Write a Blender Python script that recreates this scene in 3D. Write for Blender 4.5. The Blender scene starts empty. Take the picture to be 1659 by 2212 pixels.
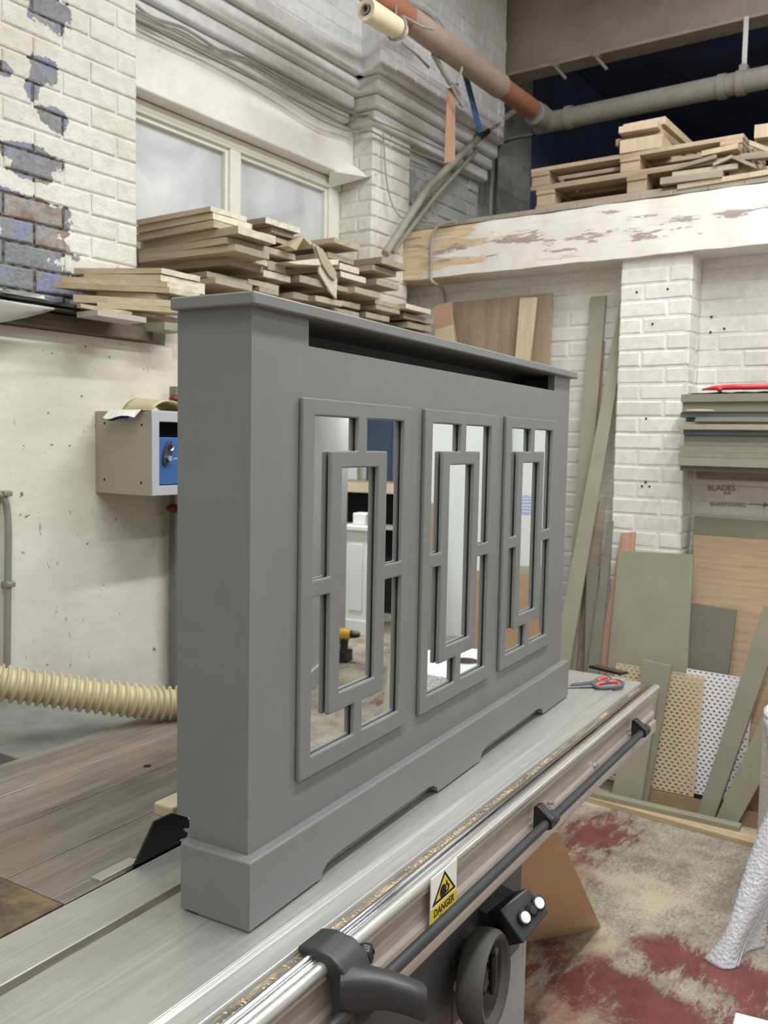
import bpy, bmesh, math, random
from mathutils import Vector, Matrix
random.seed(7)
SC = bpy.context.scene
COL = SC.collection
# ------------------------------------------------------------------ camera
F_PX, CX, CY = 1937.93, 829.5, 1106.0
CAM = Vector((-0.92874, -0.86372, 1.57773))
def _basis():
    yaw, pitch, roll = math.radians(34.41845), math.radians(-4.39996), math.radians(1.09148)
    d = Vector((math.cos(pitch)*math.cos(yaw), math.cos(pitch)*math.sin(yaw), math.sin(pitch)))
    r = d.cross(Vector((0, 0, 1))).normalized(); u = r.cross(d)
    return r*math.cos(roll)+u*math.sin(roll), -r*math.sin(roll)+u*math.cos(roll), d
RV, UV, DV = _basis()
cd = bpy.data.cameras.new('camera'); cam = bpy.data.objects.new('camera', cd); COL.objects.link(cam)
cd.sensor_fit = 'HORIZONTAL'; cd.sensor_width = 36.0; cd.lens = 36.0*F_PX/1659.0
cd.clip_start = 0.02; cd.clip_end = 60
cam.matrix_world = Matrix(((RV.x, UV.x, -DV.x, CAM.x), (RV.y, UV.y, -DV.y, CAM.y), (RV.z, UV.z, -DV.z, CAM.z), (0, 0, 0, 1)))
SC.camera = cam
cd.dof.use_dof = True; cd.dof.focus_distance = 1.55; cd.dof.aperture_fstop = 10.0
# ------------------------------------------------------------------ light
SC.view_settings.view_transform = 'Standard'; SC.view_settings.look = 'None'
SC.view_settings.gamma = 1.0; SC.view_settings.use_curve_mapping = False
SC.view_settings.exposure = EXPOSURE = 0.0
wd = bpy.data.worlds.new('world'); SC.world = wd; wd.use_nodes = True
wd.node_tree.nodes['Background'].inputs['Color'].default_value = (0.75, 0.8, 0.9, 1)
wd.node_tree.nodes['Background'].inputs['Strength'].default_value = 0.05
LAMPS = [  # x, y, z, yaw, watts : fluorescent battens hung from the roof
    (0.5, -1.0, 4.15, 0.0, 62), (2.3, -1.0, 4.15, 0.0, 62), (-1.6, -1.1, 4.15, 0.0, 52),
    (0.1, 0.10, 4.25, 0.0, 26), (2.1, 0.15, 4.25, 0.0, 44),
    (-1.2, -3.0, 4.15, 0.0, 44), (1.6, -3.0, 4.15, 0.0, 44), (5.0, -2.4, 2.55, 1.57, 70)]
LAMP_COL = (0.965, 0.985, 1.0)
for i, (x, y, z, a, w) in enumerate(LAMPS):
    ld = bpy.data.lights.new('tube_light', 'AREA'); ld.shape = 'RECTANGLE'; ld.size = 1.5; ld.size_y = 0.16
    ld.energy = w*0.86; ld.color = LAMP_COL
    lo = bpy.data.objects.new('tube_light', ld); COL.objects.link(lo)
    lo.location = (x, y, z-0.062); lo.rotation_euler = (0, 0, a)
# ------------------------------------------------------------------ pixel -> place helpers
def ray(px, py): return DV + RV*((px-CX)/F_PX) - UV*((py-CY)/F_PX)
def PA(axis, val, px, py):
    v = ray(px, py); return CAM + v*((val-CAM[axis])/v[axis])
def PXp(px, py, x): return PA(0, x, px, py)
def PYp(px, py, y): return PA(1, y, px, py)
def PZp(px, py, z): return PA(2, z, px, py)
def PP(px, py, p, n):
    v = ray(px, py); return CAM + v*((Vector(p)-CAM).dot(n)/v.dot(n))
HT = 0.88                       # height of the saw table
CA, SA = math.radians(4.9), math.radians(3.0)   # yaw of the cover and of the saw
MN = Vector((-math.sin(CA), math.cos(CA), 0))   # normal of the mirrors
def MP(axis, val, px, py):      # a point seen in the cover's mirrors
    v = ray(px, py); h = CAM + v*((0.0015-CAM.dot(MN))/v.dot(MN)); w = v-MN*(2*v.dot(MN))
    return h + w*((val-h[axis])/w[axis])
def rotz(p, a):
    c, s = math.cos(a), math.sin(a); return Vector((p[0]*c-p[1]*s, p[0]*s+p[1]*c, p[2]))
def SW(px, py, axis, val):      # pixel -> saw frame point on plane axis=val
    n = rotz(((1, 0, 0), (0, 1, 0), (0, 0, 1))[axis], SA); v = ray(px, py)
    return rotz(CAM + v*((val-CAM.dot(n))/v.dot(n)), -SA)
# ------------------------------------------------------------------ mesh builder
class MB:
    def __init__(s): s.v, s.f = [], []
    def add(s, vs, fs):
        o = len(s.v); s.v += [Vector(p) for p in vs]; s.f += [tuple(i+o for i in f) for f in fs]; return s
    def hexa(s, a, b):          # two quads a (bottom) and b (top), same winding ccw seen from a->b end
        return s.add(list(a)+list(b), [(3, 2, 1, 0), (4, 5, 6, 7), (0, 1, 5, 4), (1, 2, 6, 5), (2, 3, 7, 6), (3, 0, 4, 7)])
    def box(s, x0, x1, y0, y1, z0, z1):
        return s.hexa([(x0, y0, z0), (x1, y0, z0), (x1, y1, z0), (x0, y1, z0)], [(x0, y0, z1), (x1, y0, z1), (x1, y1, z1), (x0, y1, z1)])
    def obox(s, c, sx, sy, sz, m):   # oriented box, centre c, 3x3 rotation m
        h = [(-1, -1), (1, -1), (1, 1), (-1, 1)]
        q = lambda x, y, z: Vector(c)+m@Vector((x*sx/2, y*sy/2, z*sz/2))
        return s.hexa([q(x, y, -1) for x, y in h], [q(x, y, 1) for x, y in h])
    def prism(s, poly, vec):    # polygon (any plane) pushed along vec
        n = len(poly); vec = Vector(vec); a = [Vector(p) for p in poly]; b = [p+vec for p in a]
        nn = Vector((0, 0, 0))
        for i in range(n): nn += a[i].cross(a[(i+1) % n])
        if nn.dot(vec) < 0: a.reverse(); b.reverse()
        return s.add(a+b, [tuple(range(n-1, -1, -1)), tuple(range(n, 2*n))]+[(i, (i+1) % n, (i+1) % n+n, i+n) for i in range(n)])
    def tube(s, path, r, seg=12, caps=True):
        path = [Vector(p) for p in path]; n = len(path); rs = r if isinstance(r, (list, tuple)) else [r]*n
        rings = []; t0 = (path[1]-path[0]).normalized()
        up = Vector((0, 0, 1)) if abs(t0.z) < 0.9 else Vector((1, 0, 0))
        a = t0.cross(up).normalized()
        for i, p in enumerate(path):
            t = (path[min(i+1, n-1)]-path[max(i-1, 0)]).normalized()
            a = (a-t*a.dot(t)).normalized(); b = t.cross(a)
            rings.append([p+(a*math.cos(k*2*math.pi/seg)+b*math.sin(k*2*math.pi/seg))*rs[i] for k in range(seg)])
        vs = [q for R in rings for q in R]; fs = []
        for i in range(n-1):
            for k in range(seg):
                k2 = (k+1) % seg; fs.append((i*seg+k, i*seg+k2, (i+1)*seg+k2, (i+1)*seg+k))
        if caps: fs += [tuple(range(seg-1, -1, -1)), tuple((n-1)*seg+k for k in range(seg))]
        return s.add(vs, fs)
    def cyl(s, p0, p1, r, seg=20, r1=None): return s.tube([p0, p1], [r, r if r1 is None else r1], seg)
    def lathe(s, prof, c, axis, seg=32):   # prof: (radius, along)
        axis = Vector(axis).normalized(); up = Vector((0, 0, 1)) if abs(axis.z) < 0.9 else Vector((1, 0, 0))
        a = axis.cross(up).normalized(); b = axis.cross(a); c = Vector(c)
        vs = [c+axis*h+(a*math.cos(k*2*math.pi/seg)+b*math.sin(k*2*math.pi/seg))*r for r, h in prof for k in range(seg)]
        n = len(prof); fs = []
        for i in range(n-1):
            for k in range(seg):
                k2 = (k+1) % seg; fs.append((i*seg+k, i*seg+k2, (i+1)*seg+k2, (i+1)*seg+k))
        return s.add(vs, fs)
    def cells(s, xs, zs, solid, y0, y1):   # slab in xz cut into a grid; solid(i,j) keeps a cell
        idx = {}; vs = []; fs = []
        def vid(i, j, k):
            if (i, j, k) not in idx: idx[(i, j, k)] = len(vs); vs.append((xs[i], (y0, y1)[k], zs[j]))
            return idx[(i, j, k)]
        S = lambda i, j: 0 <= i < len(xs)-1 and 0 <= j < len(zs)-1 and solid(i, j)
        for i in range(len(xs)-1):
            for j in range(len(zs)-1):
                if not S(i, j): continue
                fs.append((vid(i, j, 0), vid(i+1, j, 0), vid(i+1, j+1, 0), vid(i, j+1, 0)))
                fs.append((vid(i, j+1, 1), vid(i+1, j+1, 1), vid(i+1, j, 1), vid(i, j, 1)))
                if not S(i-1, j): fs.append((vid(i, j, 1), vid(i, j, 0), vid(i, j+1, 0), vid(i, j+1, 1)))
                if not S(i+1, j): fs.append((vid(i+1, j, 0), vid(i+1, j, 1), vid(i+1, j+1, 1), vid(i+1, j+1, 0)))
                if not S(i, j-1): fs.append((vid(i, j, 1), vid(i+1, j, 1), vid(i+1, j, 0), vid(i, j, 0)))
                if not S(i, j+1): fs.append((vid(i, j+1, 0), vid(i+1, j+1, 0), vid(i+1, j+1, 1), vid(i, j+1, 1)))
        return s.add(vs, fs)
    def grid(s, rows):          # rows of points -> quad sheet
        n = len(rows[0]); vs = [p for r in rows for p in r]
        return s.add(vs, [(i*n+k, i*n+k+1, (i+1)*n+k+1, (i+1)*n+k) for i in range(len(rows)-1) for k in range(n-1)])
    def mesh(s, name, m=None, smooth=False, off=None, fix=True):
        me = bpy.data.meshes.new(name); o = off or Vector((0, 0, 0))
        me.from_pydata([tuple(p-o) for p in s.v], [], s.f)
        if fix:
            bm = bmesh.new(); bm.from_mesh(me); bmesh.ops.recalc_face_normals(bm, faces=bm.faces); bm.to_mesh(me); bm.free()
        if m: me.materials.append(M(m) if isinstance(m, str) else m)
        if smooth:
            me.polygons.foreach_set('use_smooth', [True]*len(me.polygons))
        me.update(); return me
    def build(s, name, m, parent=None, smooth=False, bevel=0, seg=2, off=None, origin=True):
        if parent is None and off is None and origin:
            xs = [p.x for p in s.v]; ys = [p.y for p in s.v]; zs = [p.z for p in s.v]
            off = Vector(((min(xs)+max(xs))/2, (min(ys)+max(ys))/2, min(zs)))
        me = s.mesh(name, m, smooth, off)
        o = bpy.data.objects.new(name, me); COL.objects.link(o)
        if parent is not None: o.parent = parent
        elif off is not None: o.location = off
        if smooth == 'auto':
            md = o.modifiers.new('smooth_angle', 'NODES') if False else None
            me.set_sharp_from_angle(angle=math.radians(35))
        if bevel:
            b = o.modifiers.new('bevel', 'BEVEL'); b.width = bevel; b.segments = seg; b.limit_method = 'ANGLE'; b.angle_limit = math.radians(40)
            b.harden_normals = False
            me.polygons.foreach_set('use_smooth', [True]*len(me.polygons)); me.set_sharp_from_angle(angle=math.radians(50))
        return o
def thing(name, label, cat, loc=(0, 0, 0), rz=0, group=None, kind=None):
    o = bpy.data.objects.new(name, None); COL.objects.link(o); o.empty_display_size = 0.05
    o.location = loc; o.rotation_euler = (0, 0, rz); tag(o, label, cat, group, kind); return o
def tag(o, label=None, cat=None, group=None, kind=None):
    if label: o['label'] = label
    if cat: o['category'] = cat
    if group: o['group'] = group
    if kind: o['kind'] = kind
    return o
def struct(o, label, cat): return tag(o, label, cat, None, 'structure')
class WT:                       # a thing authored in world coordinates, Empty at its base
    def __init__(s, name, label, cat, base, group=None, kind=None):
        s.b = Vector(base); s.o = thing(name, label, cat, base, 0, group, kind)
    def part(s, mb, name, m, smooth=False, bevel=0, seg=2, parent=None):
        return mb.build(name, m, parent or s.o, smooth, bevel, seg, off=s.b)
# ------------------------------------------------------------------ materials
_M = {}
def M(n): return _M[n]
class NT:
    def __init__(s, name, rough=0.6, metal=0.0, spec=0.5):
        s.m = bpy.data.materials.new(name); s.m.use_nodes = True; s.t = s.m.node_tree; s.n = s.t.nodes; s.l = s.t.links
        s.p = s.n['Principled BSDF']; s.p.inputs['Roughness'].default_value = rough; s.p.inputs['Metallic'].default_value = metal
        s.p.inputs['Specular IOR Level'].default_value = spec
        _M[name] = s.m
    def node(s, typ, **kw):
        n = s.n.new(typ)
        for k, v in kw.items():
            if k.startswith('i_'): n.inputs[k[2:].replace('_', ' ')].default_value = v
            else: setattr(n, k, v)
        return n
    def link(s, a, b): s.l.new(a, b)
    def coord(s, world=False, scale=(1, 1, 1), rot=(0, 0, 0), loc=(0, 0, 0)):
        if world: src = s.node('ShaderNodeNewGeometry').outputs['Position']
        else: src = s.node('ShaderNodeTexCoord').outputs['Object']
        mp = s.node('ShaderNodeMapping'); mp.inputs['Scale'].default_value = scale; mp.inputs['Rotation'].default_value = rot; mp.inputs['Location'].default_value = loc
        s.link(src, mp.inputs['Vector']); return mp.outputs['Vector']
    def noise(s, vec, scale, detail=4, rough=0.6, dist=0.0):
        n = s.node('ShaderNodeTexNoise'); n.inputs['Scale'].default_value = scale; n.inputs['Detail'].default_value = detail
        n.inputs['Roughness'].default_value = rough; n.inputs['Distortion'].default_value = dist; s.link(vec, n.inputs['Vector']); return n.outputs['Fac']
    def ramp(s, fac, stops):
        r = s.node('ShaderNodeValToRGB'); e = r.color_ramp.elements
        while len(e) < len(stops): e.new(0.5)
        for i, (p, c) in enumerate(stops):
            e[i].position = p; c = c if isinstance(c, (tuple, list)) else (c, c, c); e[i].color = tuple(c[:3])+(1,)
        s.link(fac, r.inputs['Fac']); return r.outputs['Color']
    def mix(s, fac, a, b, mode='MIX'):
        n = s.node('ShaderNodeMix', data_type='RGBA', blend_type=mode)
        for sock, v in ((n.inputs[0], fac), (n.inputs[6], a), (n.inputs[7], b)):
            if isinstance(v, (int, float)): sock.default_value = v
            elif isinstance(v, (tuple, list)): sock.default_value = tuple(v[:3])+(1,)
            else: s.link(v, sock)
        return n.outputs[2]
    def math(s, op, a, b=0.0):
        n = s.node('ShaderNodeMath', operation=op)
        for sock, v in zip(n.inputs, (a, b)):
            if isinstance(v, (int, float)): sock.default_value = v
            else: s.link(v, sock)
        return n.outputs[0]
    def base(s, c):
        if isinstance(c, (tuple, list)): s.p.inputs['Base Color'].default_value = tuple(c[:3])+(1,)
        else: s.link(c, s.p.inputs['Base Color'])
    def rough(s, c): s.link(c, s.p.inputs['Roughness'])
    def bump(s, h, strength=0.3, dist=0.01):
        b = s.node('ShaderNodeBump'); b.inputs['Strength'].default_value = strength; b.inputs['Distance'].default_value = dist
        s.link(h, b.inputs['Height']); s.link(b.outputs['Normal'], s.p.inputs['Normal'])
    def rnd(s): return s.node('ShaderNodeObjectInfo').outputs['Random']
def sr(r, g, b):                # sRGB 0-255 -> linear
    f = lambda c: (c/255/12.92) if c/255 <= 0.04045 else ((c/255+0.055)/1.055)**2.4
    return (f(r), f(g), f(b))
def plain(name, c, rough=0.6, metal=0.0, var=0.12, scale=14, bump=0.0, bscale=80, spec=0.5, world=False, rnd=0.0):
    t = NT(name, rough, metal, spec); v = t.coord(world); n = t.noise(v, scale, 5)
    lo = tuple(x*(1-var) for x in c); hi = tuple(min(1, x*(1+var)) for x in c)
    col = t.ramp(n, [(0.3, lo), (0.7, hi)])
    if rnd: col = t.mix(1.0, col, t.ramp(t.rnd(), [(0, 1-rnd), (1, 1.0)]), 'MULTIPLY')
    t.base(col)
    if bump: t.bump(t.noise(v, bscale, 3), bump, 0.004)
    return t
def wood(name, c1, c2, scale=(14, 14, 1.2), rough=0.62, rnd=0.25, fine=6.0, world=False, dust=None):
    t = NT(name, rough, 0, 0.3); v = t.coord(world, scale)
    n1 = t.noise(v, 1.6, 6, 0.6, 0.6); n2 = t.noise(v, fine, 3, 0.7)
    col = t.ramp(n1, [(0.25, c1), (0.75, c2)])
    col = t.mix(0.35, col, t.ramp(n2, [(0.35, 0.55), (0.65, 1.0)]), 'MULTIPLY')
    if rnd: col = t.mix(1.0, col, t.ramp(t.rnd(), [(0, (1-rnd, 1-rnd*1.05, 1-rnd*1.15)), (1, (1, 1, 1))]), 'MULTIPLY')
    t.base(col); t.bump(n2, 0.08, 0.002); return t
# paint of the radiator cover
t = NT('grey_paint', 0.42, 0, 0.4); v = t.coord(); t.base(t.ramp(t.noise(v, 9, 3), [(0.3, sr(117, 118, 117)), (0.7, sr(122, 123, 122))]))
t.bump(t.noise(v, 260, 2), 0.03, 0.001)
t = NT('cover_back', 0.7); t.base(sr(22, 22, 22)); t = NT('cover_inside', 0.6); t.base(sr(84, 84, 83))  # cover_inside is lightened so its board bounces light under the shelf
t = NT('raw_mdf', 0.7); t.base(sr(150, 142, 118))
t = NT('mirror', 0.0, 1.0); t.base((0.9, 0.92, 0.91))
# whitewashed brick: paint with patches worn to the brick, in place on the wall
def brick_mat(name, paint, paint2, bare, amount, seedloc, rough=0.8, bumps=0.5):
    t = NT(name, rough, 0, 0.25); v = t.coord(True)
    big = t.noise(t.coord(True, (1, 1, 1), (0, 0, 0), seedloc), 3.2, 5, 0.6); fine = t.noise(v, 26, 5, 0.65); grit = t.noise(v, 120, 3, 0.7)
    col = t.ramp(t.noise(v, 2.3, 5, 0.6), [(0.3, paint2), (0.55, paint), (0.75, tuple(min(1, x*1.06) for x in paint))])
    col = t.mix(0.42, col, t.ramp(fine, [(0.3, 0.66), (0.6, 1.0)]), 'MULTIPLY')
    col = t.mix(0.55, col, t.ramp(t.rnd(), [(0, (0.86, 0.85, 0.80)), (1, (1, 1, 1))]), 'MULTIPLY')
    t.mask = t.math('ADD', t.math('MULTIPLY', big, 0.75), t.math('MULTIPLY', fine, 0.25)); t.painted = col; t.grit = grit; t.fine = fine; t.bare = bare
    t.amount = amount; t.v = v; return t
def finish_brick(t, bias=None, strength=0.55):
    m = t.mask if bias is None else t.math('ADD', t.mask, bias)
    k = t.ramp(m, [(t.amount, 0.0), (t.amount+0.015, 1.0)])
    t.base(t.mix(k, t.painted, t.bare))
    h = t.math('ADD', t.math('MULTIPLY', t.fine, 0.7), t.math('MULTIPLY', t.grit, 0.4)); h = t.math('SUBTRACT', h, t.math('MULTIPLY', k, 0.35))
    t.bump(h, strength, 0.006)
def bare_brick(t):
    n = t.noise(t.coord(True, (1, 1, 1), (0, 0, 0), (7, 3, 1)), 11, 4, 0.6); r = t.rnd()
    a = t.ramp(t.math('ADD', t.math('MULTIPLY', n, 0.8), t.math('MULTIPLY', r, 0.35)), [(0.30, sr(128, 132, 140)), (0.48, sr(150, 152, 152)), (0.58, sr(140, 146, 175)), (0.70, sr(165, 160, 152)), (0.82, sr(150, 126, 114))])
    return t.mix(0.5, a, t.ramp(t.noise(t.v, 60, 5, 0.7), [(0.35, 0.5), (0.6, 1.0)]), 'MULTIPLY')
def gradx(t, axis, a, b, lo, hi):     # bias that grows from a to b along a world axis
    sx = t.node('ShaderNodeSeparateXYZ'); g = t.node('ShaderNodeNewGeometry'); t.link(g.outputs['Position'], sx.inputs[0])
    mr = t.node('ShaderNodeMapRange'); mr.inputs[1].default_value = a; mr.inputs[2].default_value = b; mr.inputs[3].default_value = lo; mr.inputs[4].default_value = hi
    t.link(sx.outputs[axis], mr.inputs[0]); return mr.outputs[0]
W1, W2 = sr(228, 226, 217), sr(214, 208, 190)
WORN = [(105, 20, 44, 46), (95, 150, 34, 30), (70, 188, 14, 26), (115, 255, 34, 26), (70, 338, 66, 28), (66, 372, 50, 20), (10, 150, 16, 14), (50, 462, 105, 48), (70, 530, 88, 36), (50, 575, 108, 36), (55, 615, 130, 34)]
def worn(t, grow):              # patches where the paint has flaked off the pier
    g = t.node('ShaderNodeNewGeometry'); sx = t.node('ShaderNodeSeparateXYZ'); t.link(g.outputs['Position'], sx.inputs[0]); acc = None
    for px, py, rx, ry in WORN:
        c = PYp(px, py, 1.82); k = 3.0/F_PX*grow
        a = t.math('POWER', t.math('DIVIDE', t.math('SUBTRACT', sx.outputs[0], c.x), rx*k*1.15), 2.0); b = t.math('POWER', t.math('DIVIDE', t.math('SUBTRACT', sx.outputs[2], c.z), ry*k), 2.0)
        d = t.math('SUBTRACT', 1.0, t.math('SQRT', t.math('ADD', a, b))); acc = d if acc is None else t.math('MAXIMUM', acc, d)
    n = t.noise(t.v, 15, 6, 0.7); return t.math('ADD', t.math('MAXIMUM', acc, -1.2), t.math('MULTIPLY', t.math('SUBTRACT', n, 0.5), 2.0))
t = brick_mat('brick_left', W1, W2, None, 0.02, (0.35, 0, 0.1)); t.bare = bare_brick(t); t.mask = worn(t, 1.0); finish_brick(t, None, 1.6)
t = brick_mat('mortar_left', W1, W2, None, 0.02, (0.35, 0, 0.1)); t.bare = t.ramp(t.noise(t.v, 40, 4), [(0.4, sr(52, 50, 48)), (0.65, sr(128, 122, 112))]); t.mask = worn(t, 1.08); finish_brick(t, None, 1.0)
t = brick_mat('brick_white', sr(232, 231, 227), sr(222, 219, 208), sr(150, 140, 125), 0.80, (3, 1, 2)); finish_brick(t, None, 0.35)
t = brick_mat('brick_pier', sr(232, 230, 222), sr(208, 203, 188), sr(120, 118, 116), 0.70, (1, 5, 2)); finish_brick(t, gradx(t, 2, 2.6, 3.6, 0.0, 0.06), 0.7)
t = brick_mat('brick_grimy', sr(190, 190, 188), sr(164, 164, 162), sr(146, 147, 150), 0.58, (4, 2, 2)); finish_brick(t, None, 1.0)
t = brick_mat('brick_upper', sr(232, 233, 235), sr(210, 210, 208), sr(120, 120, 120), 0.72, (8, 2, 2)); finish_brick(t, None, 0.4)
# plaster / render
t = NT('render_wall', 0.75, 0, 0.3); v = t.coord(True)
n1 = t.noise(v, 1.7, 5, 0.6); n2 = t.noise(t.coord(True, (6, 6, 20)), 3, 4, 0.6); spot = t.noise(v, 34, 3, 0.6); sc_ = t.noise(t.coord(True, (1, 1, 0.5)), 70, 4, 0.7)
col = t.ramp(n1, [(0.30, sr(204, 202, 188)), (0.5, sr(220, 219, 210)), (0.7, sr(230, 229, 224))])
zz = gradx(t, 2, 1.15, 1.45, 0.0, 1.0)
patch = t.ramp(t.math('ADD', zz, t.math('MULTIPLY', t.noise(v, 5, 5, 0.7), 0.5)), [(0.62, 0.0), (0.72, 1.0)])
col = t.mix(t.math('MULTIPLY', patch, 0.75), col, t.mix(t.noise(v, 2.6, 5), sr(208, 204, 182), sr(226, 222, 204)))
col = t.mix(0.18, col, t.ramp(n2, [(0.35, 0.7), (0.6, 1.0)]), 'MULTIPLY')
col = t.mix(t.ramp(spot, [(0.70, 0.0), (0.73, 1.0)]), col, sr(120, 114, 98))
sp2 = t.noise(t.coord(True, (1.6, 1.6, 0.55), (0, 0, 0), (5, 2, 1)), 26, 5, 0.75); col = t.mix(t.ramp(sp2, [(0.655, 0.0), (0.68, 0.8)]), col, sr(140, 136, 122)); col = t.mix(t.ramp(t.noise(t.coord(True, (1, 1, 0.3), (0.0, 0.5, 0), (1, 9, 4)), 60, 4, 0.8), [(0.68, 0.0), (0.71, 0.7)]), col, sr(236, 235, 230))
t.base(col); t.bump(t.math('ADD', t.noise(v, 14, 5), t.math('MULTIPLY', sc_, 0.4)), 0.3, 0.004)
t = NT('plaster_white', 0.7, 0, 0.3); v = t.coord(True)
col = t.ramp(t.noise(v, 3.5, 6, 0.65), [(0.28, sr(210, 205, 190)), (0.5, sr(228, 226, 217)), (0.75, sr(236, 235, 230))])
col = t.mix(t.ramp(t.noise(v, 60, 4, 0.7), [(0.66, 0.0), (0.70, 0.8)]), col, sr(150, 142, 126)); t.base(col)
t.bump(t.noise(v, 22, 5, 0.7), 0.35, 0.005)
plain('ceiling_paint', sr(190, 190, 188), 0.8, world=True); plain('plain_white_wall', sr(226, 226, 222), 0.8, world=True, scale=3)
plain('navy_dark', sr(78, 86, 118), 0.9, var=0.25, scale=2, world=True)  # on the loft surfaces this navy stands in for the void's darkness
plain('deck_timber', sr(150, 142, 126), 0.8, world=True)
# floor : bare concrete, worn oxide red paint, sawdust
t = NT('floor_paint', 0.62, 0, 0.35); v = t.coord(True); vs = t.coord(True, (2.2, 7.0, 1), (0, 0, math.radians(-38)))
big = t.noise(v, 1.9, 6, 0.62, 0.3); scrape = t.noise(vs, 3.2, 7, 0.75); gr = t.noise(v, 85, 4, 0.75); mid = t.noise(v, 9, 5, 0.7)
conc = t.ramp(mid, [(0.3, sr(128, 120, 108)), (0.5, sr(166, 157, 141)), (0.7, sr(188, 180, 163))])
conc = t.mix(0.75, conc, t.ramp(gr, [(0.38, 0.42), (0.55, 1.0)]), 'MULTIPLY'); conc = t.mix(0.35, conc, t.ramp(t.noise(t.coord(True, (5, 24, 1), (0, 0, math.radians(-38)), (3, 1, 0)), 5.0, 5, 0.75), [(0.38, 0.5), (0.55, 1.0)]), 'MULTIPLY')
red = t.ramp(mid, [(0.3, sr(92, 44, 40)), (0.7, sr(124, 64, 57))])
near = gradx(t, 0, 1.4, 2.7, 0.055, -0.035)
k = t.math('ADD', t.math('ADD', t.math('MULTIPLY', big, 0.46), t.math('MULTIPLY', scrape, 0.42)), t.math('MULTIPLY', gr, 0.12))
gg = t.node('ShaderNodeNewGeometry'); sxx = t.node('ShaderNodeSeparateXYZ'); t.link(gg.outputs['Position'], sxx.inputs[0]); blob = near
for px, py, rad, w_ in ((1280, 1800, 0.26, 0.15), (1225, 1880, 0.2, 0.12), (1440, 2050, 0.12, 0.12), (1300, 2090, 0.22, 0.08), (1290, 2200, 0.22, 0.14), (1420, 2190, 0.14, 0.12), (1600, 2110, 0.2, 0.12), (1360, 2080, 0.09, -0.16), (1330, 2170, 0.10, -0.14), (1500, 2140, 0.16, -0.14), (1450, 1960, 0.4, -0.12), (1550, 1850, 0.5, -0.08)):
    c = PZp(px, py, 0.0); a = t.math('POWER', t.math('SUBTRACT', sxx.outputs[0], c.x), 2.0); b = t.math('POWER', t.math('SUBTRACT', sxx.outputs[1], c.y), 2.0)
    blob = t.math('ADD', blob, t.math('MULTIPLY', t.math('MAXIMUM', t.math('SUBTRACT', 1.0, t.math('DIVIDE', t.math('SQRT', t.math('ADD', a, b)), rad)), 0.0), w_))
streak = t.noise(t.coord(True, (5, 26, 1), (0, 0, math.radians(-38))), 4.0, 6, 0.8); k = t.math('ADD', k, t.math('MULTIPLY', t.math('SUBTRACT', t.math('ADD', streak, gr), 1.0), 0.16))
k = t.ramp(t.math('ADD', k, blob), [(0.49, 0.0), (0.535, 0.30), (0.56, 0.85), (0.60, 0.95)])
col = t.mix(k, conc, red)
dust = t.ramp(t.math('ADD', t.noise(t.coord(True, (1, 1, 1), (0, 0, 0), (2.3, 1.4, 0)), 1.6, 5, 0.6), t.math('MULTIPLY', gr, 0.16)), [(0.62, 0.0), (0.74, 0.7)])
col = t.mix(dust, col, sr(190, 180, 150)); t.base(col); t.rough(t.ramp(k, [(0, 0.8), (1, 0.45)]))
t.bump(t.math('ADD', t.math('MULTIPLY', k, 0.5), t.math('MULTIPLY', gr, 0.3)), 0.25, 0.003)
# timber
wood('pine', sr(196, 174, 146), sr(218, 198, 172)); wood('pallet_wood', sr(160, 138, 114), sr(194, 172, 146), (8, 1.2, 8), world=True)
wood('board_side', sr(182, 162, 134), sr(206, 188, 160), (9, 1.0, 16), 0.7, 0.3, 5, True)
wood('plank_grey', sr(140, 130, 114), sr(176, 164, 144), (6, 2.0, 14), 0.75, 0.3, 5, True)
wood('dark_plank', sr(88, 78, 64), sr(112, 100, 84), (2, 12, 16), 0.75, 0, 5, True)
wood('oak_ply', sr(182, 152, 122), sr(206, 180, 150), (2, 1.2, 22), 0.5, 0, 5, True)
wood('brown_ply', sr(146, 126, 104), sr(172, 152, 126), (16, 16, 1.2), 0.6, 0, 5, True)
wood('pink_timber', sr(188, 146, 120), sr(212, 174, 146), (18, 18, 1.5), 0.6, 0.1, 5, True)
wood('floor_batten', sr(182, 156, 124), sr(208, 184, 152), (18, 1.5, 18), 0.6, 0.05, 5, True)
wood('beam_raw', sr(190, 158, 118), sr(222, 198, 158), (10, 1.5, 14), 0.7, 0, 5, True)
plain('mdf_green', sr(150, 148, 127), 0.62, var=0.07, scale=7, bump=0.04, bscale=220, world=True, rnd=0.14)
plain('mdf_dark', sr(122, 121, 108), 0.62, var=0.08, scale=7, world=True, rnd=0.15)
plain('mdf_teal', sr(96, 108, 104), 0.6, var=0.1, scale=7, world=True)
plain('mdf_edge', sr(176, 168, 142), 0.7, var=0.10, scale=40, bump=0.1, bscale=160, world=True, rnd=0.22)
plain('mdf_shelf', sr(148, 147, 130), 0.7, var=0.08, scale=20, world=True, rnd=0.28)
plain('dusty_end', sr(212, 206, 182), 0.8, var=0.12, scale=50, bump=0.25, bscale=140, world=True, rnd=0.25)
plain('dust_top', sr(206, 198, 172), 0.9, var=0.1, scale=60, bump=0.3, bscale=160, world=True)
plain('hardboard', sr(212, 180, 140), 0.6, var=0.06, scale=9, world=True); plain('hardboard_dull', sr(150, 122, 92), 0.65, var=0.08, scale=9, world=True)
plain('perf_tan', sr(198, 178, 148), 0.6, var=0.05, scale=9, world=True); plain('perf_white', sr(226, 226, 228), 0.45, var=0.03, world=True)
plain('salmon_board', sr(186, 148, 124), 0.7, var=0.08, world=True); plain('grey_laminate', sr(176, 172, 164), 0.5, var=0.04, world=True)
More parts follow.
